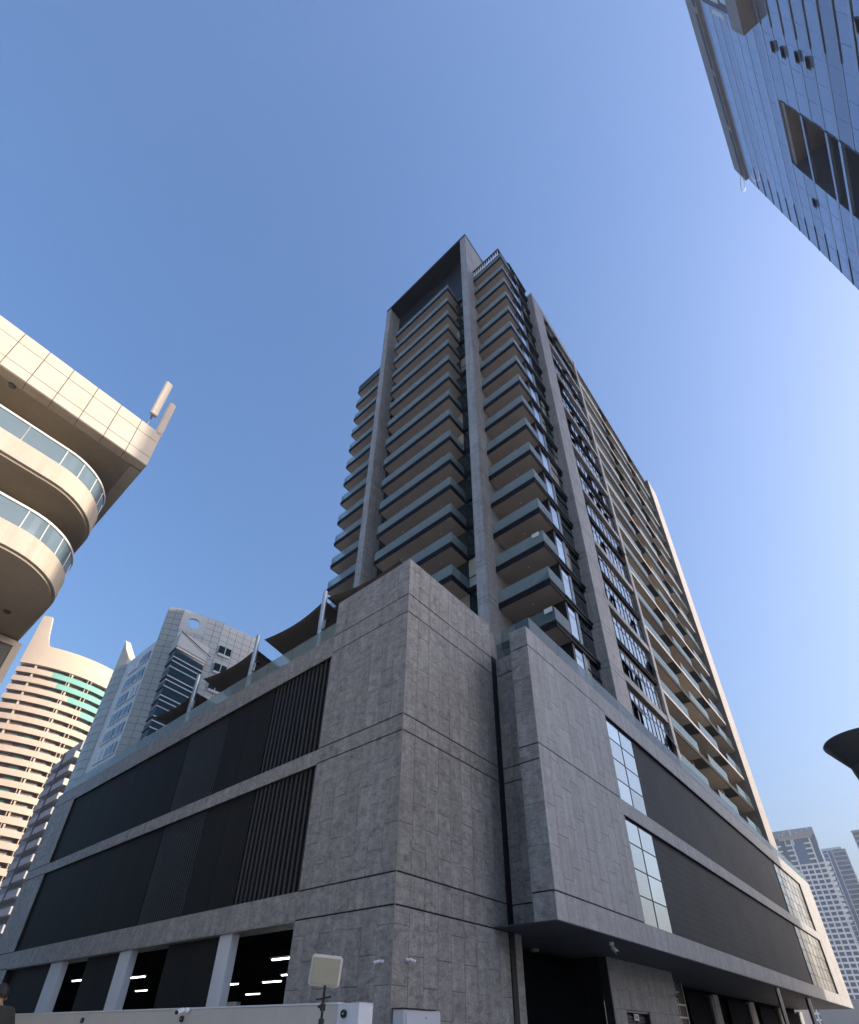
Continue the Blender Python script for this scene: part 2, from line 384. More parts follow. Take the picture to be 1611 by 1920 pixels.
# service door with louvres and a white sign
dr = B('service_door', BLACKM, apt, 10.5, 12.2, .22, .27, GZ, 2.42)
B('door_frame', BLACKP, dr, 10.45, 12.25, .10, .2, 2.40, 2.455)
for i in range(9): B('louvre', mat('louvre_grey', (.06, .06, .062), .5) if i == 0 else bpy.data.materials['louvre_grey'], dr, 10.6, 11.25, .19, .218, 2.25-.09*i, 2.31-.09*i)
for i in range(9): B('louvre', bpy.data.materials['louvre_grey'], dr, 11.45, 12.1, .19, .218, 2.25-.09*i, 2.31-.09*i)
sg = B('door_sign', PLASTIC, dr, 11.17, 11.52, .15, .162, 2.2, 2.38)
def text(s, size, mt, parent, loc, rot, extrude=.002, name='lettering'):
    cu = bpy.data.curves.new(name, 'FONT'); cu.body = s; cu.size = size; cu.extrude = extrude; cu.align_x = 'CENTER'; cu.align_y = 'CENTER'
    t = bpy.data.objects.new('tmp', cu); COL.objects.link(t); t.rotation_euler = rot
    bpy.context.view_layer.update(); dg = bpy.context.evaluated_depsgraph_get()
    me = bpy.data.meshes.new_from_object(t.evaluated_get(dg)); me.transform(t.matrix_world)
    bpy.data.objects.remove(t); me.materials.clear(); me.materials.append(mt)
    return link(name, me, parent, loc)
text('EXIT', .12, BLACKP, sg, (11.345, .147, 2.29), (R(90), 0, 0))
# shop front further along
SHOP = 1.6
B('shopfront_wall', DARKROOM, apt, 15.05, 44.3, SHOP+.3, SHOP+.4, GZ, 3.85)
B('shopfront_return', SLATE_T, apt, 15.05, 15.2, .35, SHOP+.3, GZ, 3.85)
SHF = mat('shop_glass', (.005, .006, .009), .7, 0, .02)
for i, (a, c) in enumerate(((21.2, 24.3), (27.4, 31.0), (33.6, 37.9), (39.8, 43.9))):
    f = B('shop_opening', SHF, apt, a, c, SHOP+.1, SHOP+.16, GZ, 3.55)
    B('jamb', STONE_S, f, c, c+.35, SHOP, SHOP+.28, GZ, 3.6)
    B('jamb', SLATE_T, f, c+.5, c+1.3, SHOP+.02, SHOP+.28, GZ, 3.7)
lat = B('lattice_screen', BLACKM, apt, 17.6, 19.4, SHOP-.35, SHOP-.33, GZ, 3.84)
LATM = mat('lattice_metal', (.45, .45, .44), .4, .5)
for i in range(3): B('bar', LATM, lat, 17.6+.85*i, 17.66+.85*i, SHOP-.39, SHOP-.36, GZ, 3.8)
for j in range(7): B('bar', LATM, lat, 17.66 if j % 2 else 18.0, 19.3 if j % 3 else 18.8, SHOP-.395, SHOP-.362, .7+.45*j, .76+.45*j)
MB().tube((23.8, -1.5, GZ), (23.8, -1.5, 3.84), .09, n=20).build('steel_column', mat('polished_steel', (.6, .58, .55), .18, 1.), apt, smooth=True)
MB().tube((31.5, -1.3, GZ), (31.5, -1.3, 3.84), .12, n=20).build('steel_column', bpy.data.materials['polished_steel'], apt, smooth=True)
# ---- left facade: bands, slats, black panels
YL = 25.2
for (z0, z1) in ((3.82, 4.46), (7.70, 8.15), (11.30, 12.05)):
    tiles_face((0, 22.5), (0., -1.), mx, 22.5-3.15, 0, [(z0, z1, False)], .46, 1, SLATE, seed=int(z0*10))
    B('band_core', GROUT, apt, .026, .35, 3.15, 22.6, z0+.01, z1-.01)
tiles_face((0, YL), (0., -1.), mx, YL-22.5, 0, secs[:6], .45, 1.04, SLATE, seed=30)
B('end_pier_core', GROUT, apt, .026, .6, 22.5, YL-.02, GZ, 12.03)
B('coping', SLATE, apt, 0, .4, 3.15, YL, 12.055, 12.08)
B('beam_soffit', SLATE, apt, .0, .6, 3.15, 22.5, 3.79, 3.818)
slat_c = MB().box(-.06, .06, -.045, .045, 0, 1).mesh('slat')
slat_f = MB().box(-.04, .04, -.03, .03, 0, 1).mesh('slat')
for me in (slat_c, slat_f): me.materials.append(mat('slat_dark_metal', (.03, .031, .034), .55, .2))
for (z0, z1) in ((4.47, 7.69), (8.16, 11.29)):
    B('louvre_backing', BLACKP, apt, .30, .32, 3.16, 22.5, z0, z1)
    for i in range(14):
        o = link('slat', slat_c, apt, (.14, 3.27+i*.203, z0)); o.scale = (1, 1, z1-z0)
    for i in range(22):
        o = link('slat', slat_f, apt, (.13, 8.76+i*.127, z0)); o.scale = (1, 1, z1-z0)
    for a, c in [(6.04, 7.36), (7.36, 8.68)]+[(11.52+1.373*i, 11.52+1.373*(i+1)) for i in range(8)]:
        B('cladding_panel', BLACK, apt, .09, .13, a+.006, c-.006, z0, z1)
# parking level below
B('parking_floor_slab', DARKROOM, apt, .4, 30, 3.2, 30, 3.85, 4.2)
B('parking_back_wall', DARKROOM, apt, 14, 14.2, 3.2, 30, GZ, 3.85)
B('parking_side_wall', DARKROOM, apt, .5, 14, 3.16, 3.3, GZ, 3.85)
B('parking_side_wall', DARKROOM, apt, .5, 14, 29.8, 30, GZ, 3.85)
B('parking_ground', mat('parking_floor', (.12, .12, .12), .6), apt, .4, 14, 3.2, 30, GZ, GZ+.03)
for j, yy in enumerate((5.8, 11.35, 16.75)):
    B('parking_column', WHITE, apt, .1, .32, yy, yy+(.58, .78, 1.08)[j], GZ, 3.79, bevel=.01)
for a, c in ((6.4, 7.85), (7.85, 9.3), (12.15, 13.5), (13.5, 14.9), (17.85, 19.4), (19.4, 21.0), (21.0, 22.5)):
    B('screen_panel', BLACK, apt, .24, .28, a+.005, c-.005, GZ, 3.79)
B('ramp_wall', WHITE, apt, 6.0, 6.2, 14.2, 17.0, GZ, 2.75)
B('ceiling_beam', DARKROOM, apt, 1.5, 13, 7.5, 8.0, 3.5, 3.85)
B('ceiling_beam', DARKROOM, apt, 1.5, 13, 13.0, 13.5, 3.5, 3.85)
em = mat('tube_light', (1, 1, 1)); b = nodes(em)[2]; b.inputs['Emission Color'].default_value = (.95, .98, 1, 1); b.inputs['Emission Strength'].default_value = 4
for x, y in ((1.3, 18.0), (1.9, 14.4), (5.4, 21.3), (5.5, 14.1), (5.6, 11.5), (9.4, 18.2), (1.4, 5.2), (4.2, 8.5), (9.0, 9.0)):
    fx = B('tube_fitting', PLASTIC, apt, x-.04, x+.04, y-.62, y+.62, 3.32, 3.36)
    B('tube', em, fx, x-.018, x+.018, y-.55, y+.55, 3.285, 3.318)
# left deck glass parapet
for i in range(16):
    a = 2.7+(YL-2.9)*i/16; c = 2.7+(YL-2.9)*(i+1)/16
    B('parapet_glass', RAIL_G, apt, .08, .095, a+.01, c-.01, 12.08, 12.72)

# ---- tower
F = 3.4
KS = list(range(-3, 17))
LK = lambda k: 22.52+F*k
TZ = 78.2
PX = 14.43
def pier(x0, x1, y0, y1, ztop, nm='pier_block'):
    B('pier_core', GROUT, apt, x0+.03, x1-.03, y0+.03, y1-.03, 11.4, ztop-.05)
    z = 11.4
    for k in KS+[17, 18, 19, 20]:
        t = LK(k)
        for a, c in ((z, t-.52), (t-.48, t-.04)):
            c = min(c, ztop)
            if c-a > .05: B(nm, SLATE_T, apt, x0, x1, y0, y1, a, c)
        z = t
        if z >= ztop: break
    else:
        if ztop-z > .1: B(nm, SLATE_T, apt, x0, x1, y0, y1, z, ztop)
pier(PX, 17.7, 6.62, 7.47, 88.4)
pier(PX, 16.3, 19.9, 20.68, 88.4)
pier(21.5, 23.95, 2.1, 3.4, 77.9)
pier(32.0, 32.62, 2.05, 4.4, 77.9)
# crown canopy between the two tall piers
B('crown_roof', BRONZE, apt, PX-.02, 20.5, 6.6, 20.7, 88.42, 88.95)
B('crown_back_wall', BLACKM, apt, 16.28, 16.4, 7.47, 19.9, 78.0, 88.4)
B('crown_side_wall', SLATE_T, apt, 16.45, 20.4, 6.64, 7.4, 78.3, 88.4)
B('crown_side_wall', SLATE_T, apt, 16.45, 20.4, 19.95, 20.66, 78.3, 88.4)
# solid body behind the glass
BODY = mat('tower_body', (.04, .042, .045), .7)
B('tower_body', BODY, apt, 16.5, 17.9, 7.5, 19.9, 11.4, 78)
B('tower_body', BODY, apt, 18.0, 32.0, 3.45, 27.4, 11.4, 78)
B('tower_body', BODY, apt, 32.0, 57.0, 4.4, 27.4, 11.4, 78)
B('roof_parapet', SLATE_T, apt, 17.9, 57.0, 3.0, 27.0, 78.01, 78.35)

# balcony prototypes at z = 0 (top of slab), copied up the tower
def proto_balcony(x0, x1, y0, y1, sides, nfront, lamps, fascia=True):
    """slab faces -x; sides = set of 'S' (facing -y) and 'N' (facing +y)"""
    P = {}
    P['slab'] = MB().box(x0+.05, x1, y0+(.05 if 'S' in sides else 0), y1-(.05 if 'N' in sides else 0), -.44, -.02).mesh('balcony')
    P['slab'].materials.append(SOFFIT)
    f = MB().box(x0, x0+.05, y0, y1, -.48, -.22).box(x0-.03, x0+.05, y0-.03, y1+.03 if 'N' in sides else y1, -.20, 0)
    if 'S' in sides: f.box(x0+.05, x1, y0, y0+.05, -.48, -.22).box(x0+.05, x1, y0-.03, y0+.05, -.20, 0)
    if 'N' in sides: f.box(x0+.05, x1, y1-.05, y1, -.48, -.22).box(x0+.05, x1, y1-.05, y1+.03, -.20, 0)
    P['fascia'] = f.mesh('fascia'); P['fascia'].materials.append(BRONZE)
    gl = []
    w = (y1-y0)/nfront
    for i in range(nfront): gl.append(MB().box(x0+.02, x0+.035, y0+w*i+.008, y0+w*(i+1)-.008, .0, 1.08).mesh('glass_panel'))
    ns = 1 if x1-x0 < 2.3 else 2
    for s_, yy in (('S', y0+.02), ('N', y1-.035)):
        if s_ in sides:
            for i in range(2):
                a = x0+.05+(x1-x0-.05)*i/2; gl.append(MB().box(a+.008, a+(x1-x0-.05)/2-.008, yy, yy+.015, .0, 1.08).mesh('glass_panel'))
    for g in gl: g.materials.append(RAIL_G)
    P['glass_panel'] = gl
    lm = []
    for (lx, ly) in lamps:
        lm.append(MB().lathe((lx, ly, -.455), [(.05, 0), (.07, .005), (.07, .02)], 12).mesh('downlight'))
        lm[-1].materials.append(PLASTIC)
    P['downlight'] = lm
    return P
def place_balcony(P, z):
    o = link('balcony', P['slab'], apt, (0, 0, z))
    link('fascia', P['fascia'], o, (0, 0, z))
    for g in P['glass_panel']: link('glass_panel', g, o, (0, 0, z))
    for g in P['downlight']: link('downlight', g, o, (0, 0, z))
PM = proto_balcony(14.2, 16.28, 9.42, 17.95, {'S', 'N'}, 6, [(15.2, 11.2), (15.2, 15.6)])
PB = proto_balcony(15.64, 17.62, 2.72, 6.6, {'S'}, 3, [(16.7, 4.6)])
PLb = proto_balcony(16.1, 18.0, 20.7, 27.0, {'N'}, 4, [(17.0, 24.)])
for k in KS:
    if k < -1: continue
    for P in (PM, PB, PLb): place_balcony(P, LK(k))
# slab edge bands + glazing of the recesses on the west side
for k in KS:
    z = LK(k)
    B('slab_band', BRONZE, apt, 16.12, 16.5, 7.48, 19.88, z-.42, z-.02)
    B('slab_band', BRONZE, apt, 17.62, 18.0, 20.7, 27.0, z-.5, z-.44)
    for a, c in ((7.5, 9.4), (9.4, 12.2), (12.2, 15.1), (15.1, 17.9), (17.9, 19.86)):
        f = B('window', WIN_B if rnd.random() < .12 else WIN_D, apt, 16.3, 16.33, a+.03, c-.03, z, z+F-.44)
        B('transom', BLACKM, f, 16.25, 16.298, a+.02, c-.02, z+1.05, z+1.11)
    for a, c in ((2.95, 4.8), (4.8, 6.6)): B('window', WIN_D, apt, 17.66, 17.69, a+.03, c-.03, z, z+F-.5)
    for a, c in ((20.72, 23.8), (23.8, 27.0)): B('window', WIN_D, apt, 18.0-.05, 18.0-.02, a+.03, c-.03, z, z+F-.5)
# south face between the balconies and the wide pier
for k in KS:
    z = LK(k)
    s = B('spandrel', BRONZE, apt, 17.62, 21.48, 2.72, 3.4, z-.48, z-.24)
    B('ledge', BRONZE, s, 17.62, 21.48, 2.66, 3.4, z-.20, z)
    f = B('window_frame', BLACKM, apt, 17.62, 17.9, 2.80, 3.4, z, z+F-.5)
    B('pane', WIN_L, f, 17.95, 19.05, 2.84, 2.86, z+.05, z+2.1); B('pane', WIN_L, f, 17.95, 19.05, 2.84, 2.86, z+2.16, z+F-.52)
    B('mullion', ALU, f, 19.06, 19.12, 2.78, 2.9, z, z+F-.5); B('mullion', ALU, f, 19.26, 19.31, 2.78, 2.9, z, z+F-.5)
    B('pane', WIN_L, f, 19.13, 19.25, 2.84, 2.86, z+.05, z+F-.52)
    for i in range(3): B('pane', WIN_B if rnd.random() < .1 else WIN_D, f, 19.33+.72*i, 20.02+.72*i, 2.86, 2.88, z+.05, z+F-.5)
    B('transom', BLACKM, f, 19.33, 21.48, 2.80, 2.86, z+1.9, z+1.95)
# window bay between wide pier and thin pier
OPENW = {}
orr = random.Random(11)
for k in KS: OPENW[k] = set(orr.sample(range(10), orr.choice((1, 2, 2, 3))))
for k in KS[:-1]:
    z = LK(k)
    if k % 2 == 0: B('stone_band', SLATE_T, apt, 23.96, 31.99, 2.1, 2.75, z-.30, z+.28)
    else:
        s = B('spandrel', BRONZE, apt, 23.96, 31.99, 2.20, 2.75, z-.12, z+.04); B('ledge', BRONZE, s, 23.96, 31.99, 2.14, 2.75, z+.09, z+.22)
    B('window_head', BLACKM, apt, 23.96, 31.99, 2.36, 3.4, z-.75, z-.31)
    w = 8.0/10
    f = MB()
    for i in range(11): f.box(23.97+w*i-.025 if i else 23.97, 23.97+w*i+.025, 2.27, 2.36, z+.28, z+F-.76)
    f.box(24.0, 31.97, 2.28, 2.355, z+2.0, z+2.05)
    f = f.build('window_frame', BLACKM, apt)
    for i in range(10):
        a, c = 24.0+w*i+.03, 24.0+w*(i+1)-.04
        gm_ = WIN_B if orr.random() < .14 else WIN_L
        if i in OPENW[k] and k > -2:
            B('pane', WIN_D, f, a, c, 2.36, 2.37, z+.3, z+1.98)
            sash = MB().obox((a, 2.27, z+1.98), (c-a, 0, 0), (0, .03, .02), (0, -.42, -1.2)).build('opened_sash', BLACKM, f)
        else: B('pane', gm_, f, a, c, 2.30, 2.315, z+.3, z+1.98)
        B('pane', gm_ if gm_ is WIN_B else WIN_L, f, a, c, 2.305, 2.32, z+2.06, z+F-.78)
# balconies of the long south wing
SEG = [(32.9, 39.7, True), (39.7, 42.2, False), (42.2, 48.2, True), (48.2, 51.1, False), (51.1, 56.5, True)]
GRILL = mat('soffit_grille', (.012, .014, .018), .5)
for k in KS:
    if k < -1: continue
    z = LK(k)
    fa = B('slab_edge', STONE_S if k % 2 else BRONZE, apt, 32.7, 56.6, 2.12, 2.2, z-.34, z+(-.02 if k % 2 else -.12))
    if k % 2 == 0: B('edge_trim', STONE_S, fa, 32.7, 56.6, 2.08, 2.2, z-.07, z-.03)
    for a, c, bal in SEG:
        if bal:
            o = B('balcony', SOFFIT, apt, a, c, 2.2, 4.35, z-.36, z-.02)
            n = 3; w = (c-a-.3)/n
            for i in range(n if k < 16 else 0): B('glass_panel', RAIL_C, o, a+.15+w*i+.01, a+.15+w*(i+1)-.01, 2.14, 2.155, z, z+1.05)
            if k == 16: continue
            B('side_glass', RAIL_C, o, c-.14, c-.125, 2.2, 3.4, z, z+1.12)
            B('party_wall', STONE_S if c < 40 else SOFFIT, o, c-.05, c+.05, 2.9, 4.35, z, z+F-.4)
            for i in range(3): B('glass_door', WIN_B if rnd.random() < .3 else WIN_D, o, a+.1+(c-a)/3*i, a+(c-a)/3*(i+1), 4.3, 4.34, z, z+F-.5)
        else:
            o = B('service_recess', GRILL, apt, a, c, 2.21, 4.3, z-.30, z-.06)
            for i in range(6): B('grille_bar', BLACKM, o, a, c, 2.3+.32*i, 2.36+.32*i, z-.345, z-.305)
# end fin of the long wing
FIN = slate('pale_end_stone', (.22, .195, .175), (.32, .29, .265), .6, 1.2)
z = 11.4
for k in KS:
    B('end_fin_block', FIN, apt, 56.62, 60.2, 1.75, 4.6, z, LK(k)-.03); z = LK(k)
B('end_fin_block', FIN, apt, 56.62, 60.2, 1.75, 4.6, z, 77.6)
B('end_wall', SLATE_T, apt, 57.0, 60.1, 4.6, 27, 11.4, 77.6)
# roof pergolas: slatted screens above the balcony stacks
def pergola(x0, x1, y0, y1, zb, zt, n, dark, south):
    f = B('roof_screen_beam', BRONZE, apt, x0, x0+.25, y0, y1, zt-.35, zt)
    B('lower_beam', BRONZE, f, x0, x0+.15, y0, y1, zb, zb+.15)
    if south: B('side_beam', BRONZE, f, x0+.25, x1, y0, y0+.25, zt-.35, zt)
    for i in range(n+1):
        yy = y0+.12+(y1-y0-.3)*i/n
        B('slat', BRONZE if dark else PLASTIC, f, x0+.03, x0+.12, yy, yy+.1 if not dark else yy+.22, zb+.15, zt-.36)
    if south:
        for i in range(4): B('slat', BRONZE, f, x0+.6+.42*i, x0+.72+.42*i, y0+.05, y0+.15, zb+.15, zt-.36)
pergola(15.64, 17.7, 2.9, 6.6, 77.6, 79.66, 11, False, True)
pergola(14.35, 16.3, 9.6, 17.9, 77.4, 79.0, 22, True, False)
pergola(16.1, 18.0, 20.8, 27.0, 77.3, 78.3, 10, True, False)
B('roof_edge', BRONZE, apt, 17.7, 21.5, 2.7, 3.2, 79.2, 79.5)
B('stone_band', SLATE_T, apt, 23.96, 31.99, 2.1, 3.4, 76.5, 77.9)
B('roof_edge', BRONZE, apt, 32.62, 56.6, 2.2, 3.0, 77.3, 77.9)
emit_tiles(apt, TILES)

TOW = weather(mat('towel', rough=.95), (.62, .62, .60), (.75, .75, .72), 6, 40)
for k, y0_, lab in ((0, 2.85, 'white towel hung on the lowest visible corner balcony rail'), (2, 3.0, 'white towel on a corner balcony rail two floors above the lowest one')):
    z = LK(k)+1.085
    tw = MB().box(15.60, 15.71, y0_, y0_+.55, z, z+.02).box(15.60, 15.625, y0_, y0_+.55, z-.34, z).box(15.685, 15.71, y0_+.03, y0_+.52, z-.22, z).build('towel', TOW); tag(tw, lab, 'towel', 'towels on the balcony rails')

# ================================================================== shade sails and masts on the deck
SAILM = weather(mat('sail_fabric', rough=.85), (.068, .061, .056), (.092, .083, .076), .6, 40)
GALV = weather(mat('galvanised_steel', rough=.4, metal=.7), (.40, .44, .46), (.55, .60, .62), 3, 30)
ys = [4.55, 8.65, 13.15]
ords = ('nearest the stone corner block', 'in the middle of the row', 'farthest from the corner block')
for i, y in enumerate(ys):
    t = thing('sail_mast', (.45, y, 11.42), 'galvanised steel sail mast behind the glass parapet, '+ords[i], 'mast', 'masts carrying the shade sails')
    MB().tube((.45, y, 11.42), (.40, y+.02, 15.0), .105, .085, 16).build('pole', GALV, t, smooth=True)
    MB().lathe((.40, y+.02, 15.0), [(.085, 0), (.09, .02), (.07, .06), (.02, .08)], 16).build('pole_cap', GALV, t, smooth=True)
    MB().obox((.38, y-.2, 13.25), (.06, 0, 0), (0, .16, 0), (0, -.02, .35)).build('bracket', GALV, t)
    MB().tube((.5, y-.25, 13.6), (.5, y-.1, 13.75), .06, n=10).build('spotlight', BLACKM, t)
def sail(A, Bp, Cp, Dp, label):
    n = 14; v = []; f = []
    A, Bp, Cp, Dp = map(Vector, (A, Bp, Cp, Dp)); cen = (A+Bp+Cp+Dp)/4
    for i in range(n+1):
        for j in range(n+1):
            u, w = i/n, j/n
            p = (1-u)*(1-w)*A+u*(1-w)*Bp+u*w*Cp+(1-u)*w*Dp
            e = .08*(4*u*(1-u)*(abs(2*w-1)**2)+4*w*(1-w)*(abs(2*u-1)**2))
            v.append(tuple(p.lerp(cen, e)))
    for i in range(n):
        for j in range(n):
            a = i*(n+1)+j; f.append((a, a+n+1, a+n+2, a+1))
    me = bpy.data.meshes.new('shade_sail'); me.from_pydata(v, [], f); me.polygons.foreach_set('use_smooth', [True]*len(f))
    o = link('shade_sail', me, None, (0, 0, 0), SAILM)
    sm = o.modifiers.new('thick', 'SOLIDIFY'); sm.thickness = .012
    tag(o, label, 'shade sail', 'brown shade sails over the podium deck')
sail((.45, .9, 14.3), (.45, 4.5, 14.75), (4.6, 4.9, 13.8), (4.6, 1.0, 14.6), 'brown fabric sail between the stone corner block and the mast nearest it')
sail((.45, 4.62, 14.7), (.5, 8.35, 14.75), (4.8, 8.8, 13.7), (4.8, 4.9, 15.0), 'brown fabric shade sail between the nearest and the middle mast')
sail((.45, 8.75, 14.45), (.5, 12.9, 14.75), (4.8, 13.2, 13.6), (4.8, 9.2, 14.4), 'brown fabric shade sail between the middle and the farthest mast')
sail((.45, 13.25, 14.2), (.5, 17.2, 14.3), (4.8, 17.2, 13.6), (4.8, 13.6, 14.2), 'brown fabric shade sail beyond the farthest mast')

# ================================================================== cream building with rounded balconies, upper left
cb = thing('balcony_building', (-8, 12, GZ), 'cream building with rounded balcony fronts and a panelled roof fascia', 'building')
CE, CYF = -5.49, 10.0
ZT, ZB = 23.2, 21.03
xs = [CE, -6.38, -7.24, -8.17, -9.1, -9.97, -10.83, -11.7, -12.6, -13.5, -15, -17, -19]
zj = [ZB, ZB+.50, ZT-.62, ZT]
B('roof_core', mat('fascia_joint', (.16, .13, .09), .8), cb, -19.5, CE-.03, CYF+.03, 22, ZB+.03, ZT-.03)
for a, c in zip(xs[1:], xs):
    for z0, z1 in zip(zj, zj[1:]): B('fascia_panel', CREAM_T, cb, a+.014, c-.014, CYF, CYF+.028, z0+.014, z1-.014)
for i in range(8):
    for z0, z1 in zip(zj, zj[1:]): B('fascia_panel', CREAM_T, cb, CE-.028, CE, CYF+.03+1.5*i, CYF+.03+1.5*(i+1)-.016, z0+.008, z1-.008)
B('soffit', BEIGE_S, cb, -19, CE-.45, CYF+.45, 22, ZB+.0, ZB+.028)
for a, c in zip(xs[1:], xs): B('soffit_edge_panel', CREAM, cb, a+.01, c-.01, CYF+.03, CYF+.44, ZB-.01, ZB+.02)
for i in range(7): B('soffit_edge_panel', CREAM, cb, CE-.44, CE-.03, CYF+.5+1.5*i, CYF+1.98+1.5*i, ZB-.01, ZB+.02)
def rounded(x1, y0, r, off, xfar=-19, yfar=20., n=14):
    pts = [(xfar, y0+off)]
    cx, cy = x1-r, y0+r
    for i in range(n+1):
        t = -math.pi/2+math.pi/2*i/n
        pts.append((cx+(r-off)*math.cos(t), cy+(r-off)*math.sin(t)))
    pts.append((x1-off, yfar)); return pts
B('wall', CREAM, cb, -19, -7.25, 12., 22, 14.3, ZB); B('lower_wall', CREAM, cb, -19, -9.5, 12.5, 22, GZ, 14.25)
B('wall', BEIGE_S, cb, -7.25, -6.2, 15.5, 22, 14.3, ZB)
CGL = see_glass('balcony_glass_blue', (.55, .66, .70), (.32, .42, .48), .45, .05)
STL = mat('brushed_white_rail', (.78, .76, .72), .4)
for z in (18.45, 15.13):
    x1, r = -5.9, 2.0
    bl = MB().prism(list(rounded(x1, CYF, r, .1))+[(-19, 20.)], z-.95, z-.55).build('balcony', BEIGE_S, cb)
    MB().strip(rounded(x1, CYF, r, 0), rounded(x1, CYF, r, .12), z-.85, z+.02).build('parapet', CREAM, bl, smooth=True)
    MB().strip(rounded(x1, CYF, r, .02), rounded(x1, CYF, r, .11), z+.86, z+.95).build('handrail', STL, bl, smooth=True)
    # straight glass panes and curved segments
    xa = x1-r
    for i in range(7):
        B('glass_pane', CGL, bl, xa-1.25*(i+1)+.02, xa-1.25*i-.02, CYF+.055, CYF+.07, z+.02, z+.86)
        B('rail_post', STL, bl, xa-1.25*(i+1)-.008, xa-1.25*(i+1)+.008, CYF+.04, CYF+.085, z+.02, z+.86)
    pl = rounded(x1, CYF, r, .06); pi = rounded(x1, CYF, r, .075)
    for i in range(1, len(pl)-2):
        MB().prism([pl[i], pl[i+1], pi[i+1], pi[i]], z+.02, z+.86).build('glass_pane', CGL, bl)
        if i % 3 == 1: MB().tube((pl[i][0], pl[i][1], z+.02), (pl[i][0], pl[i][1], z+.86), .018, n=8).build('rail_post', STL, bl)
for (x, y, zz) in ((-10.26, 10.53, ZB-.005), (-6.82, 13.48, 14.175), (-8.2, 12.8, ZB-.005)):
    MB().lathe((x, y, zz), [(.07, -.05), (.11, -.04), (.13, 0)], 20).build('soffit_lamp', mat('lamp_bezel', (.10, .09, .08), .4) if 'lamp_bezel' not in bpy.data.materials else bpy.data.materials['lamp_bezel'], cb, smooth=True)
# lower rear wing with framed panel
wing = thing('rear_wing', (-8, 17, GZ), 'low cream framed wing with a grey panel below the rounded balconies', 'building')
B('panel', mat('grey_infill', (.16, .165, .15), .7), wing, -12, -6.02, 15.08, 22, GZ, 13.8)
B('frame_post', CREAM_T, wing, -6.02, -5.78, 15.0, 22, GZ, 14.05)
B('frame_head', CREAM_T, wing, -12, -6.02, 15.0, 22, 13.82, 14.07)
# antennas on the roof edge
for (x, z0, z1, lab) in ((-6.1, 24.0, 26.6, 'beige panel antenna with exposed brackets, set farther back on the cream roof edge'), (-5.62, 23.1, 25.5, 'beige panel antenna at the very corner of the cream roof')):
    t = thing('panel_antenna', (x, 10.3, ZT), lab, 'antenna', 'antennas on the cream roof')
    am = weather(mat('antenna_shell', rough=.5), (.55, .48, .38), (.64, .56, .45), 1, 8) if 'antenna_shell' not in bpy.data.materials else bpy.data.materials['antenna_shell']
    MB().box(x-.15, x+.15, 10.0, 10.16, z0, z1).build('panel', am, t, bevel=.04)
    MB().tube((x, 10.32, ZT-.05), (x, 10.32, z1-.2), .04, n=10).build('mount_pole', GALV, t)
    for zz in (z0+.3, z1-.5): B('bracket', BLACKM, t, x-.05, x+.05, 10.14, 10.34, zz, zz+.07)
    if z0 > 24: MB().tube((x, 10.2, z0+.1), (x-.15, 10.3, ZT), .02, n=6).build('cable', BLACKP, t)

# ================================================================== blue glass tower across the street
bt = thing('glass_office_tower', (34, -45, GZ), 'tall blue glass curtain wall tower with a dark recessed opening, seen from far below', 'building')
BX0, BX1, BY = 17.4, 51.3, -30.
BLUE = mirror_glass('blue_curtain_glass', (.30, .38, .50), .6, .08, .6, .04)
BLUE2 = mirror_glass('blue_spandrel', (.34, .40, .50), .5, .15, .6)
GRAYF = weather(mat('grey_stone_frame', rough=.6), (.20, .18, .165), (.28, .25, .235), .6, 4)
MB().prism([(40, BY-28), (BX1-.1, BY-28), (BX1-.1, BY-9.5), (BX0+8, BY-9.5)], GZ, 129).build('tower_core', GRAYF, bt)
MB().prism([(BX0+8, BY-9.45), (32, BY-9.45), (32, BY-.3), (BX0+.1, BY-.3)], GZ, 129).build('tower_core', GRAYF, bt)
B('tower_core', GRAYF, bt, 40, BX1-.1, BY-9.5, BY-.3, GZ, 129)
B('tower_core', GRAYF, bt, 32, 40, BY-9.5, BY-.3, 99.8, 129)
B('tower_core', GRAYF, bt, 32, 40, BY-9.5, BY-.3, GZ, 55)
B('recess_back', mat('recess_grey', (.07, .08, .095), .8), bt, 32, 40, BY-6., BY-5.9, 55, 99.8)
BF = 3.85
LEDGE = mat('ledge_plum', (.10, .085, .10), .5)
for j in range(34):
    z = 1.0+BF*j
    if z > 128.5: break
    spans = [(BX0, BX1)] if (z+BF < 55 or z > 99.) else [(BX0, 32.0), (40.0, BX1)]
    for a, c in spans:
        g = B('glass_band', BLUE, bt, a, c, BY-.25, BY-.1, z+.9, z+BF-.02)
        B('spandrel', BLUE2, g, a, c, BY-.25, BY-.07, z, z+.9)
        if z < 125:
            if c > 50: B('sun_ledge', LEDGE, g, 47.2+.35*(j % 3), c, BY-.07, BY-.02, z-.07, z+.04)
            if a < 18: B('sun_ledge', LEDGE, g, a, 24.0-.2*(j % 2), BY-.07, BY-.02, z-.08, z+.05)
        n = max(1, round((c-a)/2.6))
        for i in range(n+1):
            xx = a+(c-a)*i/n; B('mullion', BLUE, g, xx-.02, xx+.02, BY-.1, BY-.085, z+.9, z+BF-.02)
B('end_wall', BLUE, bt, BX1-.1, BX1, BY-28, BY-.26, GZ, 129)
B('added_shade_block', GRAYF, bt, 9, BX0-.05, BY-6, BY, GZ, 24)  # unseen block added beside the tower to shade the person below
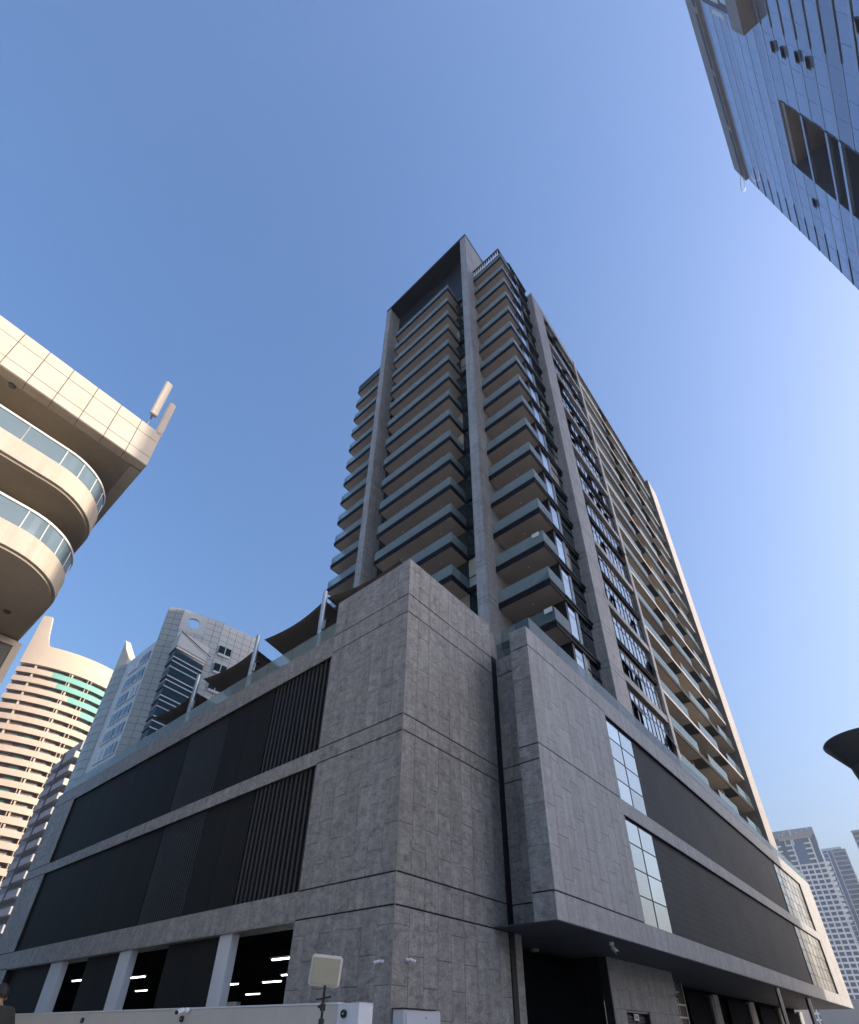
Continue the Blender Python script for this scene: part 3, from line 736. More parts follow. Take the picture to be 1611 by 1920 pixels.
# roof frame and cornice
MB().prism([(40, BY-28), (BX1+.3, BY-28), (BX1+.3, BY+.25), (BX0, BY+.25)], 130.4, 137.2).build('cornice', GRAYF, bt)
for i in range(4):
    a = BX0+.6+8.5*i; B('cornice_slot', BLACKM, bt, a, a+7.6, BY+.24, BY+.27, 131, 132.6)
MB().prism([(40, BY-27), (BX1, BY-27), (BX1, BY-.15), (BX0+.2, BY-.15)], 128.9, 130.4).build('roof_neck', BLUE, bt)
# recess frame, floors, columns
for xx in (32.0, 40.0): B('recess_jamb', mat('recess_jamb', (.075, .085, .10), .7) if 'recess_jamb' not in bpy.data.materials else bpy.data.materials['recess_jamb'], bt, xx-.05, xx+.05, BY-6, BY-.05, 55, 99.8)
for zc in (93.0, 85.5, 81.8, 74.0, 66.0): B('recess_beam', BLUE2, bt, 32, 40, BY-.3, BY+.0, zc-.35, zc+.35)
for j in range(11):
    z = 56+4.0*j; w = B('recess_window', WIN_D, bt, 33.2, 35.6, BY-5.9, BY-5.8, z, z+2.4); B('recess_window', WIN_D, bt, 36.6, 39.2, BY-5.9, BY-5.8, z, z+2.4)
    B('recess_ledge', ALU, bt, 32.1, 39.9, BY-5.9, BY-5.5, z-.6, z-.3)
# opened windows
for (x, z, s) in ((25.4, 97.3, 1), (25.4, 94.0, 1), (25.1, 89.4, 1), (25.1, 86.3, 1), (43.0, 93.9, 1), (19.8, 72.1, 1)):
    MB().obox((x, BY-.05, z+1.7), (1.1, 0, 0), (0, .28, -1.2), (0, .03, .03)).build('opened_window', BLUE2, bt)
    B('window_gap', BLACKP, bt, x, x+1.1, BY-.12, BY-.06, z+.5, z+1.7)
# sign box near the top, lettering cut off by the picture edge
sb = B('sign_box', mat('sign_dark', (.05, .055, .065), .5), bt, 17.9, 23.9, BY-.1, BY+.5, 108.5, 124.5)
B('sign_frame', GRAYF, sb, 17.8, 24.3, BY-.1, BY+1.3, 103.0, 107.8)
SGM = mat('sign_letter', (.62, .64, .66), .4)
text('JM', 6.5, SGM, sb, (21.8, BY+.56, 117.2), (R(90), 0, R(180)), .05)
text('II', 6.5, SGM, sb, (21.6, BY+.56, 111.4), (R(90), 0, R(180)), .05)
hp = [Vector((51.3+1.2*math.sin(2*math.pi*q/20), BY+.5+.9*(1-math.cos(2*math.pi*q/20))/2, 129.5+.7*math.cos(2*math.pi*q/20))) for q in range(21)]
hoop = MB()
for q in range(20): hoop.tube(hp[q], hp[q+1], .05, n=6)
hoop.build('roof_hoop', ALU, bt)

# ================================================================== far beige round fronted tower
def polar(azd, h, z=0): return Vector((CAMP.x+h*math.cos(R(azd)), CAMP.y+h*math.sin(R(azd)), z))
ft = thing('curved_tower', tuple(polar(79.3, 200, GZ)), 'far sunlit beige tower with a curved front of stacked balcony bands and roof fin', 'building')
Rr = 29.7; cen = polar(79.3, 188.5+Rr)
ang0 = math.atan2(CAMP.y-cen.y, CAMP.x-cen.x)
def arc(r, a0, a1, n=24): return [(cen.x+r*math.cos(ang0+R(a0+(a1-a0)*i/n)), cen.y+r*math.sin(ang0+R(a0+(a1-a0)*i/n))) for i in range(n+1)]
AL, AR = -26.5, 27.   # left end (az 83.2) to right end
BEI = weather(mat('sand_render', rough=.8), (.51, .38, .275), (.62, .495, .385), .25, 3, streak=.35)
BEI2 = weather(mat('pale_sand_render', rough=.8), (.54, .43, .315), (.62, .50, .38), .12, 2)
BEIW = mat('tower_back_wall', (.24, .19, .15), .85)
GRN = mat('green_balustrade', (.20, .44, .36), .6, 0, .2)
TR = 106.3; TB = 98.9
def fl(k): return TB-3.3*k
outer = arc(Rr, AL, AR); inner = arc(Rr-1.6, AL, AR)
# which angular sign is left in the picture
left_first = Vector((outer[0][0], outer[0][1], 0))
azl = math.degrees(math.atan2(outer[0][1]-CAMP.y, outer[0][0]-CAMP.x))
if azl < 79: AL, AR = -AL, -AR
def wall_arc(nm, mt, a0, a1, r_out, th, z0, z1, parent, n=24):
    o = arc(r_out, a0, a1, n); i = arc(r_out-th, a0, a1, n)
    if a1 < a0: o, i = o[::-1], i[::-1]
    return MB().strip(o, i, z0, z1).build(nm, mt, parent, smooth=True)
wall_arc('parapet_wall', BEI2, AL, AR, Rr, 1.0, TB, TR, ft)
wall_arc('back_wall', BEIW, AL, AR, Rr-1.7, .4, GZ, TB+.2, ft)
cb2 = arc(Rr-2.2, AL, AR)
bk = [(cb2[0][0]-(cen.x-CAMP.x)*0+12*math.cos(R(79.3)), cb2[0][1]+22*math.sin(R(79.3)))]
body = list(cb2)+[(cb2[-1][0]+4, cb2[-1][1]+24), (cb2[0][0]+4, cb2[0][1]+24)]
ar = sum(body[i][0]*body[(i+1) % len(body)][1]-body[(i+1) % len(body)][0]*body[i][1] for i in range(len(body)))
if ar < 0: body = body[::-1]
MB().prism(body, GZ, TR-.6).build('tower_body', weather(mat('shade_render', rough=.8), (.4, .36, .33), (.46, .42, .39), .2, 2), ft)
wr = random.Random(5)
for k in range(0, 30):
    zt = fl(k)-1.45; zb = fl(k+1)
    gsplit = [.36, .44, .60, .78][k] if k < 4 else 1.0
    am_ = AL+(AR-AL)*gsplit
    bd = wall_arc('balcony_band', BEI, AL, am_, Rr, .25, zb, zt, ft, 20)
    if k < 4: wall_arc('green_glass', GRN, am_, AR, Rr, .12, zb, zt, bd, 12)
    wall_arc('floor_slab', BEIW, AL, AR, Rr-.25, 1.45, zb, zb+.3, bd, 12)
    for q, (s0, s1) in enumerate(((.10, .15), (.18, .30), (.36, .46), (.56, .68), (.80, .92))):
        a0, a1 = AL+(AR-AL)*s0, AL+(AR-AL)*s1
        w = wall_arc('window', WIN_B if q % 2 else bpy.data.materials['green_balustrade'], a0, a1, Rr-1.6, .1, zt-.1, fl(k)-.25, ft, 4)
        if q in (1, 3): wall_arc('window_pier', BEI, a0-.9*(1 if AR > AL else -1), a0, Rr-.3, 1.3, zt, fl(k), ft, 1)
    for s0 in (.52, .72, .76, .96):
        a0 = AL+(AR-AL)*s0; wall_arc('partition', BEI2, a0, a0+.35, Rr-.1, 1.5, zt, fl(k), ft, 1)
# roof fin rising at the left end
fo = arc(Rr, AL, AL+(AR-AL)*.24, 10); fi = arc(Rr-1.2, AL, AL+(AR-AL)*.24, 10)
fm = MB()
for i in range(10):
    def ht(u): return TR-.05+11.6*max(0, (1-max(0, (u-.42)/.58)))**2.2 if u > .42 else TR+11.55
    z1, z2 = ht(i/10), ht((i+1)/10)
    n = len(fm.v)
    for (p, q, zz) in ((fo[i], fi[i], z1), (fo[i+1], fi[i+1], z2)):
        fm.v += [(p[0], p[1], TR-.5), (p[0], p[1], zz), (q[0], q[1], zz), (q[0], q[1], TR-.5)]
    fm.f += [(n, n+4, n+5, n+1), (n+1, n+5, n+6, n+2), (n+2, n+6, n+7, n+3), (n, n+1, n+2, n+3), (n+7, n+6, n+5, n+4)]
fm.build('roof_fin', BEI2, ft)
q = arc(Rr-4, AL, AL+1, 1)
MB().box(q[0][0]-1.2, q[0][0]-.2, q[0][1]-1, q[0][1]+2, GZ, 112).build('stair_fin', BEI2, ft)

# ================================================================== grey green panelled office block
gb = thing('panelled_office_block', (22, 75, GZ), 'grey green panelled block with a dark glazed bay and a round hole in its crown', 'building')
GP = weather(mat('grey_green_panel', rough=.45), (.30, .345, .335), (.37, .415, .405), .3, 3)
GPL = weather(mat('pale_grey_panel', rough=.45), (.48, .51, .51), (.57, .60, .60), .3, 3)
GJ = mat('panel_joint', (.10, .12, .12), .8)
p0, p1, p2, p3 = Vector((15.3, 68.6, 0)), Vector((17.4, 67.3, 0)), Vector((23.4, 65.4, 0)), Vector((29.9, 64.6, 0))
GT = []; ZG = 59.7; HOLE = None
def panel_face(a, c, z0, z1, mt, pw=1.25, ph=1.15, skip=None):
    d = (c-a); ln = d.length; u = d/ln; n = Vector((u.y, -u.x, 0)); k = round(ln/pw); w = ln/k; rows = round((z1-z0)/ph); h = (z1-z0)/rows
    for i in range(k):
        for j in range(rows):
            if skip and skip(i*w+w/2, z0+h*(j+.5)): continue
            q = a+u*(i*w+.03); GT.append((q.x, q.y, z0+h*j+.03, (u.x, u.y), (n.x, n.y), w-.06, h-.06, mt, 0))
    return u, n
u12 = (p2-p1).normalized(); n12 = Vector((u12.y, -u12.x, 0))
hs, hz = 1.85, 57.55
def near_hole(s, z): return abs(s-hs) < 1.4 and abs(z-hz) < 1.4
panel_face(p0, p1, 20, ZG, GP)
panel_face(p1, p2, 20, ZG, GPL, skip=near_hole)
panel_face(p2, p3, 20, ZG-.2, GPL)
def slab_wall(a, c, z0, z1, skip=None):
    u = (c-a).normalized(); n = Vector((u.y, -u.x, 0)); q = a-n*.5
    return MB().obox(tuple(q+Vector((0, 0, z0))), tuple(c-a), tuple(n*.47), (0, 0, z1-z0))
slab_wall(p0, p1, GZ, ZG-.02).build('crown_wall', GJ, gb)
slab_wall(p2, p3, GZ, ZG-.22).build('crown_wall', GJ, gb)
slab_wall(p1, p2, GZ, hz-1.3).build('crown_wall', GJ, gb)
slab_wall(p1, p1+u12*(hs-1.3), hz-1.3, ZG-.02).build('crown_wall', GJ, gb)
slab_wall(p1+u12*(hs+1.3), p2, hz-1.3, ZG-.02).build('crown_wall', GJ, gb)
slab_wall(p1+u12*(hs-1.3), p1+u12*(hs+1.3), hz+1.3, ZG-.02).build('crown_wall', GJ, gb)
# plate with the round hole
hm = MB(); hc = p1+u12*hs+Vector((0, 0, hz)); nn_ = 32; rad = .98
def sq(t):
    c, s = math.cos(t), math.sin(t); k = 1.93/max(abs(c), abs(s)); return c*k, s*k
for dlt in (-.4, .034):
    for i in range(nn_):
        t = 2*math.pi*i/nn_
        for (c, s) in ((rad*math.cos(t), rad*math.sin(t)), sq(t)): hm.v.append(tuple(hc+u12*c+Vector((0, 0, s))+n12*dlt))
for i in range(nn_):
    j = (i+1) % nn_; a, bq = 2*i, 2*j; o = 2*nn_
    hm.f += [(o+a, o+a+1, o+bq+1, o+bq), (a, bq, bq+1, a+1), (a, o+a, o+bq, bq), (a+1, bq+1, o+bq+1, o+a+1)]
hm.build('round_opening_plate', GPL, gb)
B('office_body', GPL, gb, 17.45, 32, 70.5, 92, GZ, 57.3)
B('office_body', GJ, gb, 18.2, 30, 66.2, 70.5, GZ, 51.5)
# glazed bay
bay = [(17.07, 64.7), (22.2, 65.2), (22.2, 66.8), (17.3, 67.6)]
MB().prism(bay, 50.9, 53.6).build('bay_parapet', GPL, gb)
MB().prism([(17.15, 64.8), (22.1, 65.3), (22.1, 66.8), (17.35, 67.6)], GZ, 50.88).build('bay_glass', mirror_glass('bay_dark_glass', (.02, .05, .075), 0, .04, .6), gb)
z = 50.5; i = 0
while z > 14:
    MB().prism([(17.05, 64.68), (22.2, 65.18), (22.2, 65.32), (17.05, 64.82)], z-.09, z+.05).build('bay_line', mat('bay_line', (.62, .66, .68), .4) if i == 0 else bpy.data.materials['bay_line'], gb)
    MB().prism([(17.04, 64.7), (17.14, 64.7), (17.34, 67.6), (17.24, 67.6)], z-.05, z+.03).build('bay_line', bpy.data.materials['bay_line'] if i % 2 else BLACKM, gb)
    z -= (1.6, .75, 1.05)[i % 3]; i += 1
MB().tube((17.0, 64.6, 53.6), (22.6, 65.0, 51.9), .06, n=8).build('roof_cable', BLACKM, gb)
# windows in the flat front and the west flank
u23 = (p3-p2).normalized()
for (s, z) in ((.3, 52.6), (.3, 49.1), (.3, 45.7), (.3, 42.3)):
    pass
for k in range(5):
    z = 53.2-3.45*k
    q = p1+(p2-p1).normalized()*6.0
    w = slab_wall(Vector((23.7, 65.2, 0)), Vector((25.7, 64.95, 0)), z, z+1.75).build('window', WIN_D, gb)
    w.location = (0, -.12, 0)
    f = slab_wall(Vector((23.7, 65.2, 0)), Vector((25.7, 64.95, 0)), z-.1, z+.3).build('window_sill', bpy.data.materials['bay_line'], gb); f.location = (0, -.16, -.0)
    f = slab_wall(Vector((24.65, 65.08, 0)), Vector((24.75, 65.07, 0)), z, z+1.75).build('mullion', bpy.data.materials['bay_line'], gb); f.location = (0, -.2, 0)
for k in range(11):
    z = 55.6-3.42*k
    for (a, c) in ((76.4, 79.4), (80.0, 83.4)):
        w = B('window', WIN_D if (k*2+int(a)) % 5 else WIN_B, gb, 17.36, 17.44, a, c, z-1.9, z)
        B('window_ledge', GPL, w, 17.28, 17.44, a-.2, c+.2, z-2.15, z-1.95)
        B('mullion', ALU, w, 17.3, 17.4, (a+c)/2-.05, (a+c)/2+.05, z-1.9, z)
# curved metal fin at the back with the sunlight on its tip painted as cream
fp = [(18.1, 85.3), (17.2, 86.4), (16.75, 88.0), (16.7, 90.), (17.6, 90.), (18.6, 86.4)]
fp = fp[::-1]
if sum(fp[i][0]*fp[(i+1) % 6][1]-fp[(i+1) % 6][0]*fp[i][1] for i in range(6)) < 0: fp = fp[::-1]
MB().prism(fp, GZ, 57.).build('metal_fin', GP, gb)
for k in range(24): MB().prism([(x*1.0-.03 if x < 17.5 else x, y) for x, y in fp], 56-1.6*k-.05, 56-1.6*k).build('fin_joint', GJ, gb)
fm = MB(); n = 6
fm.v = [(x, y, 57.) for x, y in fp]+[(x, y, 57.+max(0, (y-85.3))*1.45) for x, y in fp]
fm.f = [tuple(range(5, -1, -1)), tuple(range(6, 12))]+[(i, (i+1) % 6, 6+(i+1) % 6, 6+i) for i in range(6)]
fm.build('sunlit_fin_tip', CREAM_T, gb)
emit_tiles(gb, GT, 300, 'wall_panel', 'wall_panels')

# ================================================================== grey block with stacked balconies
sbk = thing('stacked_balcony_block', (34, 138, GZ), 'narrow grey block with stacked box balconies between the beige tower and the panelled block', 'building')
GRB = weather(mat('grey_render', rough=.8), (.34, .32, .31), (.42, .40, .39), .3, 3)
B('block_body', mat('block_wall', (.16, .18, .21), .6), sbk, 27.4, 44, 131.2, 150, GZ, 57.5)
MB().tube((25.85, 137.6, GZ), (25.85, 137.6, 58), .16, n=8).build('drainpipe', mat('drain_grey', (.10, .10, .14), .5), sbk)
for k in range(18):
    z = 55.2-3.4*k
    if z < 1: break
    o = B('balcony', GRB, sbk, 26.0, 27.6, 130.2, 144.5, z-.25, z)
    B('parapet', GRB, o, 25.95, 26.15, 130.1, 144.5, z-.3, z+1.25); B('sunlit_end_panel', CREAM, o, 26.15, 27.3, 130.1, 130.3, z-.3, z+1.2)  # sun on the balcony ends is painted in as cream
    B('air_conditioner', PLASTIC, o, 27.0, 27.4, 130.5, 131.15, z+.1, z+.8)
B('roof_room', GRB, sbk, 27.0, 36, 131.5, 144, 57.5, 60)

# ================================================================== distant towers beyond the podium end
GRIDW = weather(mat('white_grid', rough=.6), (.70, .72, .73), (.80, .81, .82), .1, 2)
FARG = mirror_glass('far_blue_glass', (.08, .14, .21), .2, .08, .6)
FARB = mirror_glass('far_blue_wall', (.10, .19, .31), .3, .08, .6)
FARC = mat('far_grey_green', (.30, .35, .36), .7)
def far_tower(nm, azl, azr, h, top, label, depth, cols, grid=True, crown=True):
    a, c = polar(azl, h), polar(azr, h); t = thing(nm, tuple((a+c)/2+Vector((0, 0, GZ))), label, 'building')
    u = (c-a).normalized(); n = Vector((u.y, -u.x, 0)); wd = (c-a).length
    def bx(name, mt, s0, s1, d0, d1, z0, z1, par=t):
        return MB().obox(tuple(a+u*s0-n*d1+Vector((0, 0, z0))), tuple(u*(s1-s0)), tuple(-n*-(d1-d0)), (0, 0, z1-z0)).build(name, mt, par) if False else \
            MB().obox(tuple(a+u*s0+n*(-d1)+Vector((0, 0, z0))), tuple(u*(s1-s0)), tuple(n*(d1-d0)), (0, 0, z1-z0)).build(name, mt, par)
    return t, bx, wd
t, bx, wd = far_tower('white_grid_tower', 9.6, 5.06, 460, 130, 'distant tower with a white window grid rising past the far end of the podium', 30, 8)
bx('tower_body', FARG, 0, wd, .6, 30, GZ, 124)
cw = wd/10.
for i in range(11): bx('grid_column', GRIDW, cw*i-.45, cw*i+.45, 0, .8, GZ, 105 if i % 3 else 122)
k = 0; z = 104.5
while z > 3:
    o = bx('floor_band', GRIDW, 0, wd+1.2, -.1, .75, z-.55, z+.55)
    bx('corner_balcony', GRIDW, wd-1.5, wd+2.6, -1.4, 5., z-.4, z+.5, o) if k < 12 else None
    k += 1; z -= 3.3
for z in (108, 111.5, 115, 118.5):
    for i in (3, 5, 8): bx('floor_band', GRIDW, cw*i-.4, cw*(i+1)+.4, -.1, .75, z-.5, z+.5)
bx('blue_shaft', FARB, cw*6+.4, cw*8-.4, .2, .7, 105.2, 121.8)
bx('terrace_band', mat('terrace_stone', (.36, .33, .30), .7), cw*4, wd-1.5, -.5, 2, 122.0, 125.0)
bx('crown_wall', FARC, 0, wd+.6, 4, 6, 118, 130.2)
for i in range(9): bx('crown_light', PLASTIC, cw*(1.2+i), cw*(1.2+i)+.8, 3.7, 4.0, 127.+(i % 3)*.9, 127.8+(i % 3)*.9)
bx('tall_fin', GRIDW, cw*6.2, cw*6.2+.7, -.4, 4, 118, 128.5); bx('tall_fin', GRIDW, cw*4.9, cw*4.9+.5, -.4, 4, 118, 127)
t, bx, wd = far_tower('blue_balcony_tower', 4.95, 3.35, 540, 132, 'distant blue glass tower with ribbed balcony edges behind the white grid tower', 20, 4)
bx('tower_body', FARB, 0, wd, .6, 24, GZ, 131)
bx('roof_cap', GRIDW, -.3, wd-2, -.3, 8, 131, 132.8)
z = 129.
while z > 5:
    o = bx('balcony', GRIDW, wd*.44, wd+.4, -1.2, .8, z-.35, z+.35); bx('balcony_glass', FARG, wd*.46, wd, -1.1, -.9, z+.35, z+1.3, o)
    bx('rib', GRIDW, wd*.04, wd*.2, -.4, .8, z-.3, z+.3)
    z -= 3.5
for s in (.0, .22, .42, 1.0): bx('vertical_rib', GRIDW, wd*s-.35, wd*s+.35, -.5, .8, GZ, 131)
t, bx, wd = far_tower('grey_edge_tower', 2.42, -.6, 500, 134, 'distant grey tower cut off by the picture edge beside the street lamp', 20, 4)
bx('tower_body', FARG, 0, wd, .6, 24, GZ, 133)
z = 132.
while z > 5:
    bx('floor_band', FARC, -.3, wd, -.2, .8, z-.8, z+.8); z -= 3.5
lo = thing('low_white_building', tuple(polar(5, 240, GZ)), 'low pale building with a lattice screen below the white grid tower', 'building')
for (azl, azr, zz, mt) in ((9, 1.5, 14.2, mat('low_wall', (.36, .35, .33), .8)),):
    a, c = polar(azl, 240), polar(azr, 240); u = (c-a).normalized(); n = Vector((u.y, -u.x, 0))
    MB().obox(tuple(a-n*12+Vector((0, 0, GZ))), tuple(c-a), tuple(n*12), (0, 0, zz-GZ)).build('wall', mt, lo)
    for i in range(40): MB().obox(tuple(a+u*i*.8+Vector((0, 0, 2))), tuple(u*.35), tuple(n*.2), (0, 0, 4.0)).build('lattice_bar', GRIDW, lo)
    for j in range(4): MB().obox(tuple(a+n*.21+Vector((0, 0, 2+1.2*j))), tuple(u*32), tuple(n*.1), (0, 0, .3)).build('lattice_bar', GRIDW, lo)

# ================================================================== boundary wall and small things
WALLM = weather(mat('painted_wall', rough=.75), (.50, .47, .40), (.60, .57, .50), .7, 8, .1, .005, streak=.35)
bw = thing('boundary_wall', (-2.9, 3, GZ), 'low cream painted boundary wall running in front of the parking openings', 'wall')
B('wall_run', WALLM, bw, -3.0, -2.78, -1.98, 9.6, GZ, 1.95)
B('wall_coping', WHITE, bw, -3.012, -2.768, -1.98, 9.61, 1.952, 1.972)
B('end_post', WHITE, bw, -3.006, -2.77, -2.36, -1.985, GZ, 1.962)
B('end_post_cap', WHITE, bw, -3.012, -2.764, -2.366, -2.24, 1.964, 1.968)
def cctv(name, base, out, label, side, size=1.):
    """bullet camera: base plate on a surface at base with outward normal out"""
    t = thing(name, base, label, 'camera', 'security cameras')
    b0 = Vector(base); o = Vector(out).normalized(); s = Vector(side).normalized()
    MB().lathe(tuple(b0), [(.055*size, 0), (.055*size, .05*size), (.035*size, .075*size)], 20, tuple(o)).build('mount', PLASTIC, t, smooth=True)
    e = b0+o*.13*size+s*.04*size
    MB().tube(tuple(b0+o*.06*size), tuple(e), .02*size, n=10).build('arm', PLASTIC, t, smooth=True)
    f = e+s*.13*size+o*.05*size+Vector((0, 0, -.045*size)); d = (f-e).normalized()
    hd = MB().tube(tuple(e-d*.03), tuple(f), .042*size, .046*size, 16).build('camera_body', PLASTIC, t, smooth=True)
    MB().tube(tuple(f), tuple(f+d*.012), .038*size, n=16).build('lens', BLACKP, hd)
cctv('security_camera', (-.005, .24, 2.82), (-1, 0, 0), 'white bullet security camera left of the stone block corner', (-.3, .9, 0), .62)
cctv('security_camera', (.40, -.005, 2.87), (0, -1, 0), 'white bullet security camera right of the stone block corner', (.9, -.3, 0), .62)
cctv('security_camera', (6.97, -1.31, 3.82), (0, 0, -1), 'white security camera hanging under the overhang ceiling', (-.5, -.8, 0), 1.2)
cctv('security_camera', (14.6, .065, 3.05), (0, -1, 0), 'small security camera on the stone wall beside the lattice screen', (-.9, -.3, 0))
cctv('security_camera', (-3.013, 1.55, 1.93), (-1, 0, 0), 'beige security camera clamped on top of the boundary wall', (-.6, -.5, 0), .75)
for (y, z, lab) in ((-2.16+.05, 1.85, 'round black wall nozzle near the white end post of the boundary wall'), (1.70, 1.82, 'round dark wall nozzle under the camera on the boundary wall'), (5.5, 1.82, 'round dark wall nozzle at the far part of the boundary wall')):
    t = thing('wall_nozzle', (-3.005, y, z), lab, 'wall lamp', 'round fittings on the boundary wall')
    MB().lathe((-3.0, y, z), [(.03, -.01), (.045, 0), (.045, .03), (.038, .035), (.03, .02), (.012, .02), (.008, .03)], 20, (-1, 0, 0)).build('ring', BLACKP, t, smooth=True)
    MB().lathe((-3.0, y, z), [(.012, 0), (.012, .036)], 12, (-1, 0, 0)).build('centre_bolt', ALU, t)
# dome light on the ceiling under the overhang
t = thing('ceiling_light', (6.98, 1.05, 3.8), 'flat round lamp on the dark ceiling of the entrance recess', 'lamp')
MB().lathe((6.98, 1.05, 3.82), [(.14, 0), (.13, -.06), (.08, -.08)][::-1], 20).build('lamp_dome', mat('frosted', (.2, .22, .22), .4), t, smooth=True)
# electrical cabinet in front of the stone corner
t = thing('electrical_cabinet', (.55, -.3, GZ), 'pale grey metal electrical cabinet standing against the stone corner block', 'cabinet')
CAB = weather(mat('cabinet_paint', rough=.4), (.55, .58, .60), (.62, .65, .67), 1, 10)
B('cabinet_body', CAB, t, .04, 1.06, -.30, -.03, GZ+.1, 2.05, bevel=.01)
d_ = B('cabinet_door', CAB, t, .09, 1.04, -.322, -.302, GZ+.2, 2.0, bevel=.006)
MB().lathe((.62, -.322, 1.93), [(.012, 0), (.012, .008)], 12, (0, -1, 0)).build('lock', BLACKP, d_)
B('rain_hood', BLACKM, t, .02, .9, -.33, -.02, 2.055, 2.07); B('plinth', km, t, .04, 1.06, -.28, -.05, GZ, GZ+.1)
# work light on a stand
t = thing('work_light', (-4.4, -3.32, GZ), 'square cream work light panel on a thin dark stand before the boundary wall', 'work light')
LP = weather(mat('work_light_lens', rough=.35), (.34, .32, .235), (.40, .375, .28), 3, 20)
rotm = Matrix.Translation((-4.4, -3.33, 2.14)) @ Matrix.Rotation(R(47), 4, 'Z') @ Matrix.Rotation(R(-6), 4, 'Y') @ Matrix.Rotation(R(4), 4, 'X')
def rbox(nm, mt, par, hx, hy, hz, off=(0, 0, 0), bevel=.0):
    me = MB().box(-hx, hx, -hy, hy, -hz, hz)
    o = me.build(nm, mt, par, bevel=bevel); o.data.transform(rotm @ Matrix.Translation(off)); return o
rbox('light_frame', mat('work_light_frame', (.62, .60, .52), .45), t, .022, .150, .135, (0, 0, 0), .014)
rbox('light_lens', LP, t, .006, .130, .112, (-.022, 0, -.004), .004)
rbox('heat_sink', BLACKM, t, .02, .10, .09, (.04, 0, 0), .004)
MB().tube((-4.39, -3.33, GZ), (-4.39, -3.33, 1.72), .018, n=10).build('stand_tube', GALV, t, smooth=True)
MB().tube((-4.39, -3.33, 1.72), (-4.39, -3.33, 2.02), .012, n=10).build('upper_tube', BLACKM, t, smooth=True)
for zz in (1.72, 1.84): MB().tube((-4.39, -3.33, zz-.03), (-4.39, -3.33, zz+.03), .026, n=10).build('clamp', BLACKP, t)
MB().tube((-4.43, -3.27, 1.90), (-4.36, -3.40, 1.925), .008, n=8).build('wing_bolt', BLACKP, t); MB().tube((-4.40, -3.28, 1.845), (-4.39, -3.33, 1.845), .014, n=8).build('clamp_knob', BLACKP, t)
for a in (0, 120, 240): MB().tube((-4.39, -3.33, .9), (-4.39+.45*math.cos(R(a)), -3.33+.45*math.sin(R(a)), GZ+.01), .012, n=8).build('leg', BLACKM, t)
# street lamp with a funnel shaped head at the right edge
t = thing('street_lamp', (-1.31, -8.06, GZ), 'dark street lamp with a funnel shaped head at the picture edge', 'street lamp')
LB = mat('lamp_black_paint', (.035, .038, .042), .35, .2)
lc = (-1.31, -8.06, 0)
MB().lathe(lc, [(.335, 4.345), (.345, 4.33), (.34, 4.31), (.18, 4.06), (.16, 4.04)][::-1], 48).build('lamp_head', LB, t, smooth=True)
MB().lathe(lc, [(.19, 4.10), (.205, 4.12), (.22, 4.14)], 48).build('collar_ring', mat('lamp_ring', (.08, .085, .09), .4), t, smooth=True) if False else None
MB().lathe(lc, [(.10, 3.55), (.175, 4.0), (.18, 4.05)], 32).build('lamp_neck', LB, t, smooth=True)
MB().lathe(lc, [(.09, GZ+.3), (.06, 3.6)], 24).build('post', LB, t, smooth=True)
MB().lathe(lc, [(.16, GZ), (.16, GZ+.05), (.11, GZ+.1), (.09, GZ+.3)], 24).build('base', LB, t, smooth=True)
for i in range(12):
    a = 2*math.pi*i/12; MB().tube((lc[0]+.18*math.cos(a), lc[1]+.18*math.sin(a), 4.065), (lc[0]+.336*math.cos(a), lc[1]+.336*math.sin(a), 4.308), .006, n=6).build('rib', LB, t)

# ================================================================== person at the left edge, seen from behind
def skin(name, V, E_, Rd, mt, parent=None, sub=2, root=0):
    me = bpy.data.meshes.new(name); me.from_pydata(V, E_, [])
    o = bpy.data.objects.new(name+'_tmp', me); COL.objects.link(o)
    o.modifiers.new('s', 'SKIN'); o.modifiers['s'].use_smooth_shade = True
    sv = me.skin_vertices[0].data
    for i, r in enumerate(Rd): sv[i].radius = r if isinstance(r, tuple) else (r, r)
    for i in range(len(V)): sv[i].use_root = (i == root)
    ss = o.modifiers.new('u', 'SUBSURF'); ss.levels = ss.render_levels = sub
    bpy.context.view_layer.update(); dg = bpy.context.evaluated_depsgraph_get()
    nm = bpy.data.meshes.new_from_object(o.evaluated_get(dg)); bpy.data.objects.remove(o)
    nm.polygons.foreach_set('use_smooth', [True]*len(nm.polygons)); nm.materials.clear()
    return nm
PPOS = Vector((-5.68, 1.45, GZ)); FACE = R(115)
SKINM = weather(mat('skin', rough=.55), (.30, .17, .11), (.36, .21, .14), 4, 30)
SHIRT = weather(mat('dark_shirt', rough=.9), (.022, .026, .022), (.035, .04, .035), 3, 40)
TROU = weather(mat('trousers', rough=.9), (.03, .032, .04), (.045, .047, .055), 3, 40)
HAIR = weather(mat('hair', rough=.6), (.008, .007, .007), (.02, .017, .015), 10, 60, .5, .01)
pm = Matrix.Translation(PPOS) @ Matrix.Rotation(FACE-R(90), 4, 'Z')   # local +y = facing
person = thing('person', tuple(PPOS), 'person with dark hair in a dark t-shirt standing by the boundary wall', 'person')
def pput(name, me, mt):
    me.transform(pm); return link(name, me, person, (0, 0, 0), mt)
V = [(0, 0, .95), (0, 0, 1.15), (0, .0, 1.42), (0, .01, 1.52), (0, .04, 1.58), (0, .06, 1.65), (0, .055, 1.71)]
E_ = [(0, 1), (1, 2), (2, 3), (3, 4), (4, 5), (5, 6)]
Rd = [(.15, .11), (.14, .10), (.17, .105), (.06, .06), (.062, .07), (.072, .09), (.06, .075)]
def add(vs, rs, par):
    for v, r in zip(vs, rs):
        V.append(v); Rd.append(r); E_.append((par, len(V)-1)); par = len(V)-1
    return par
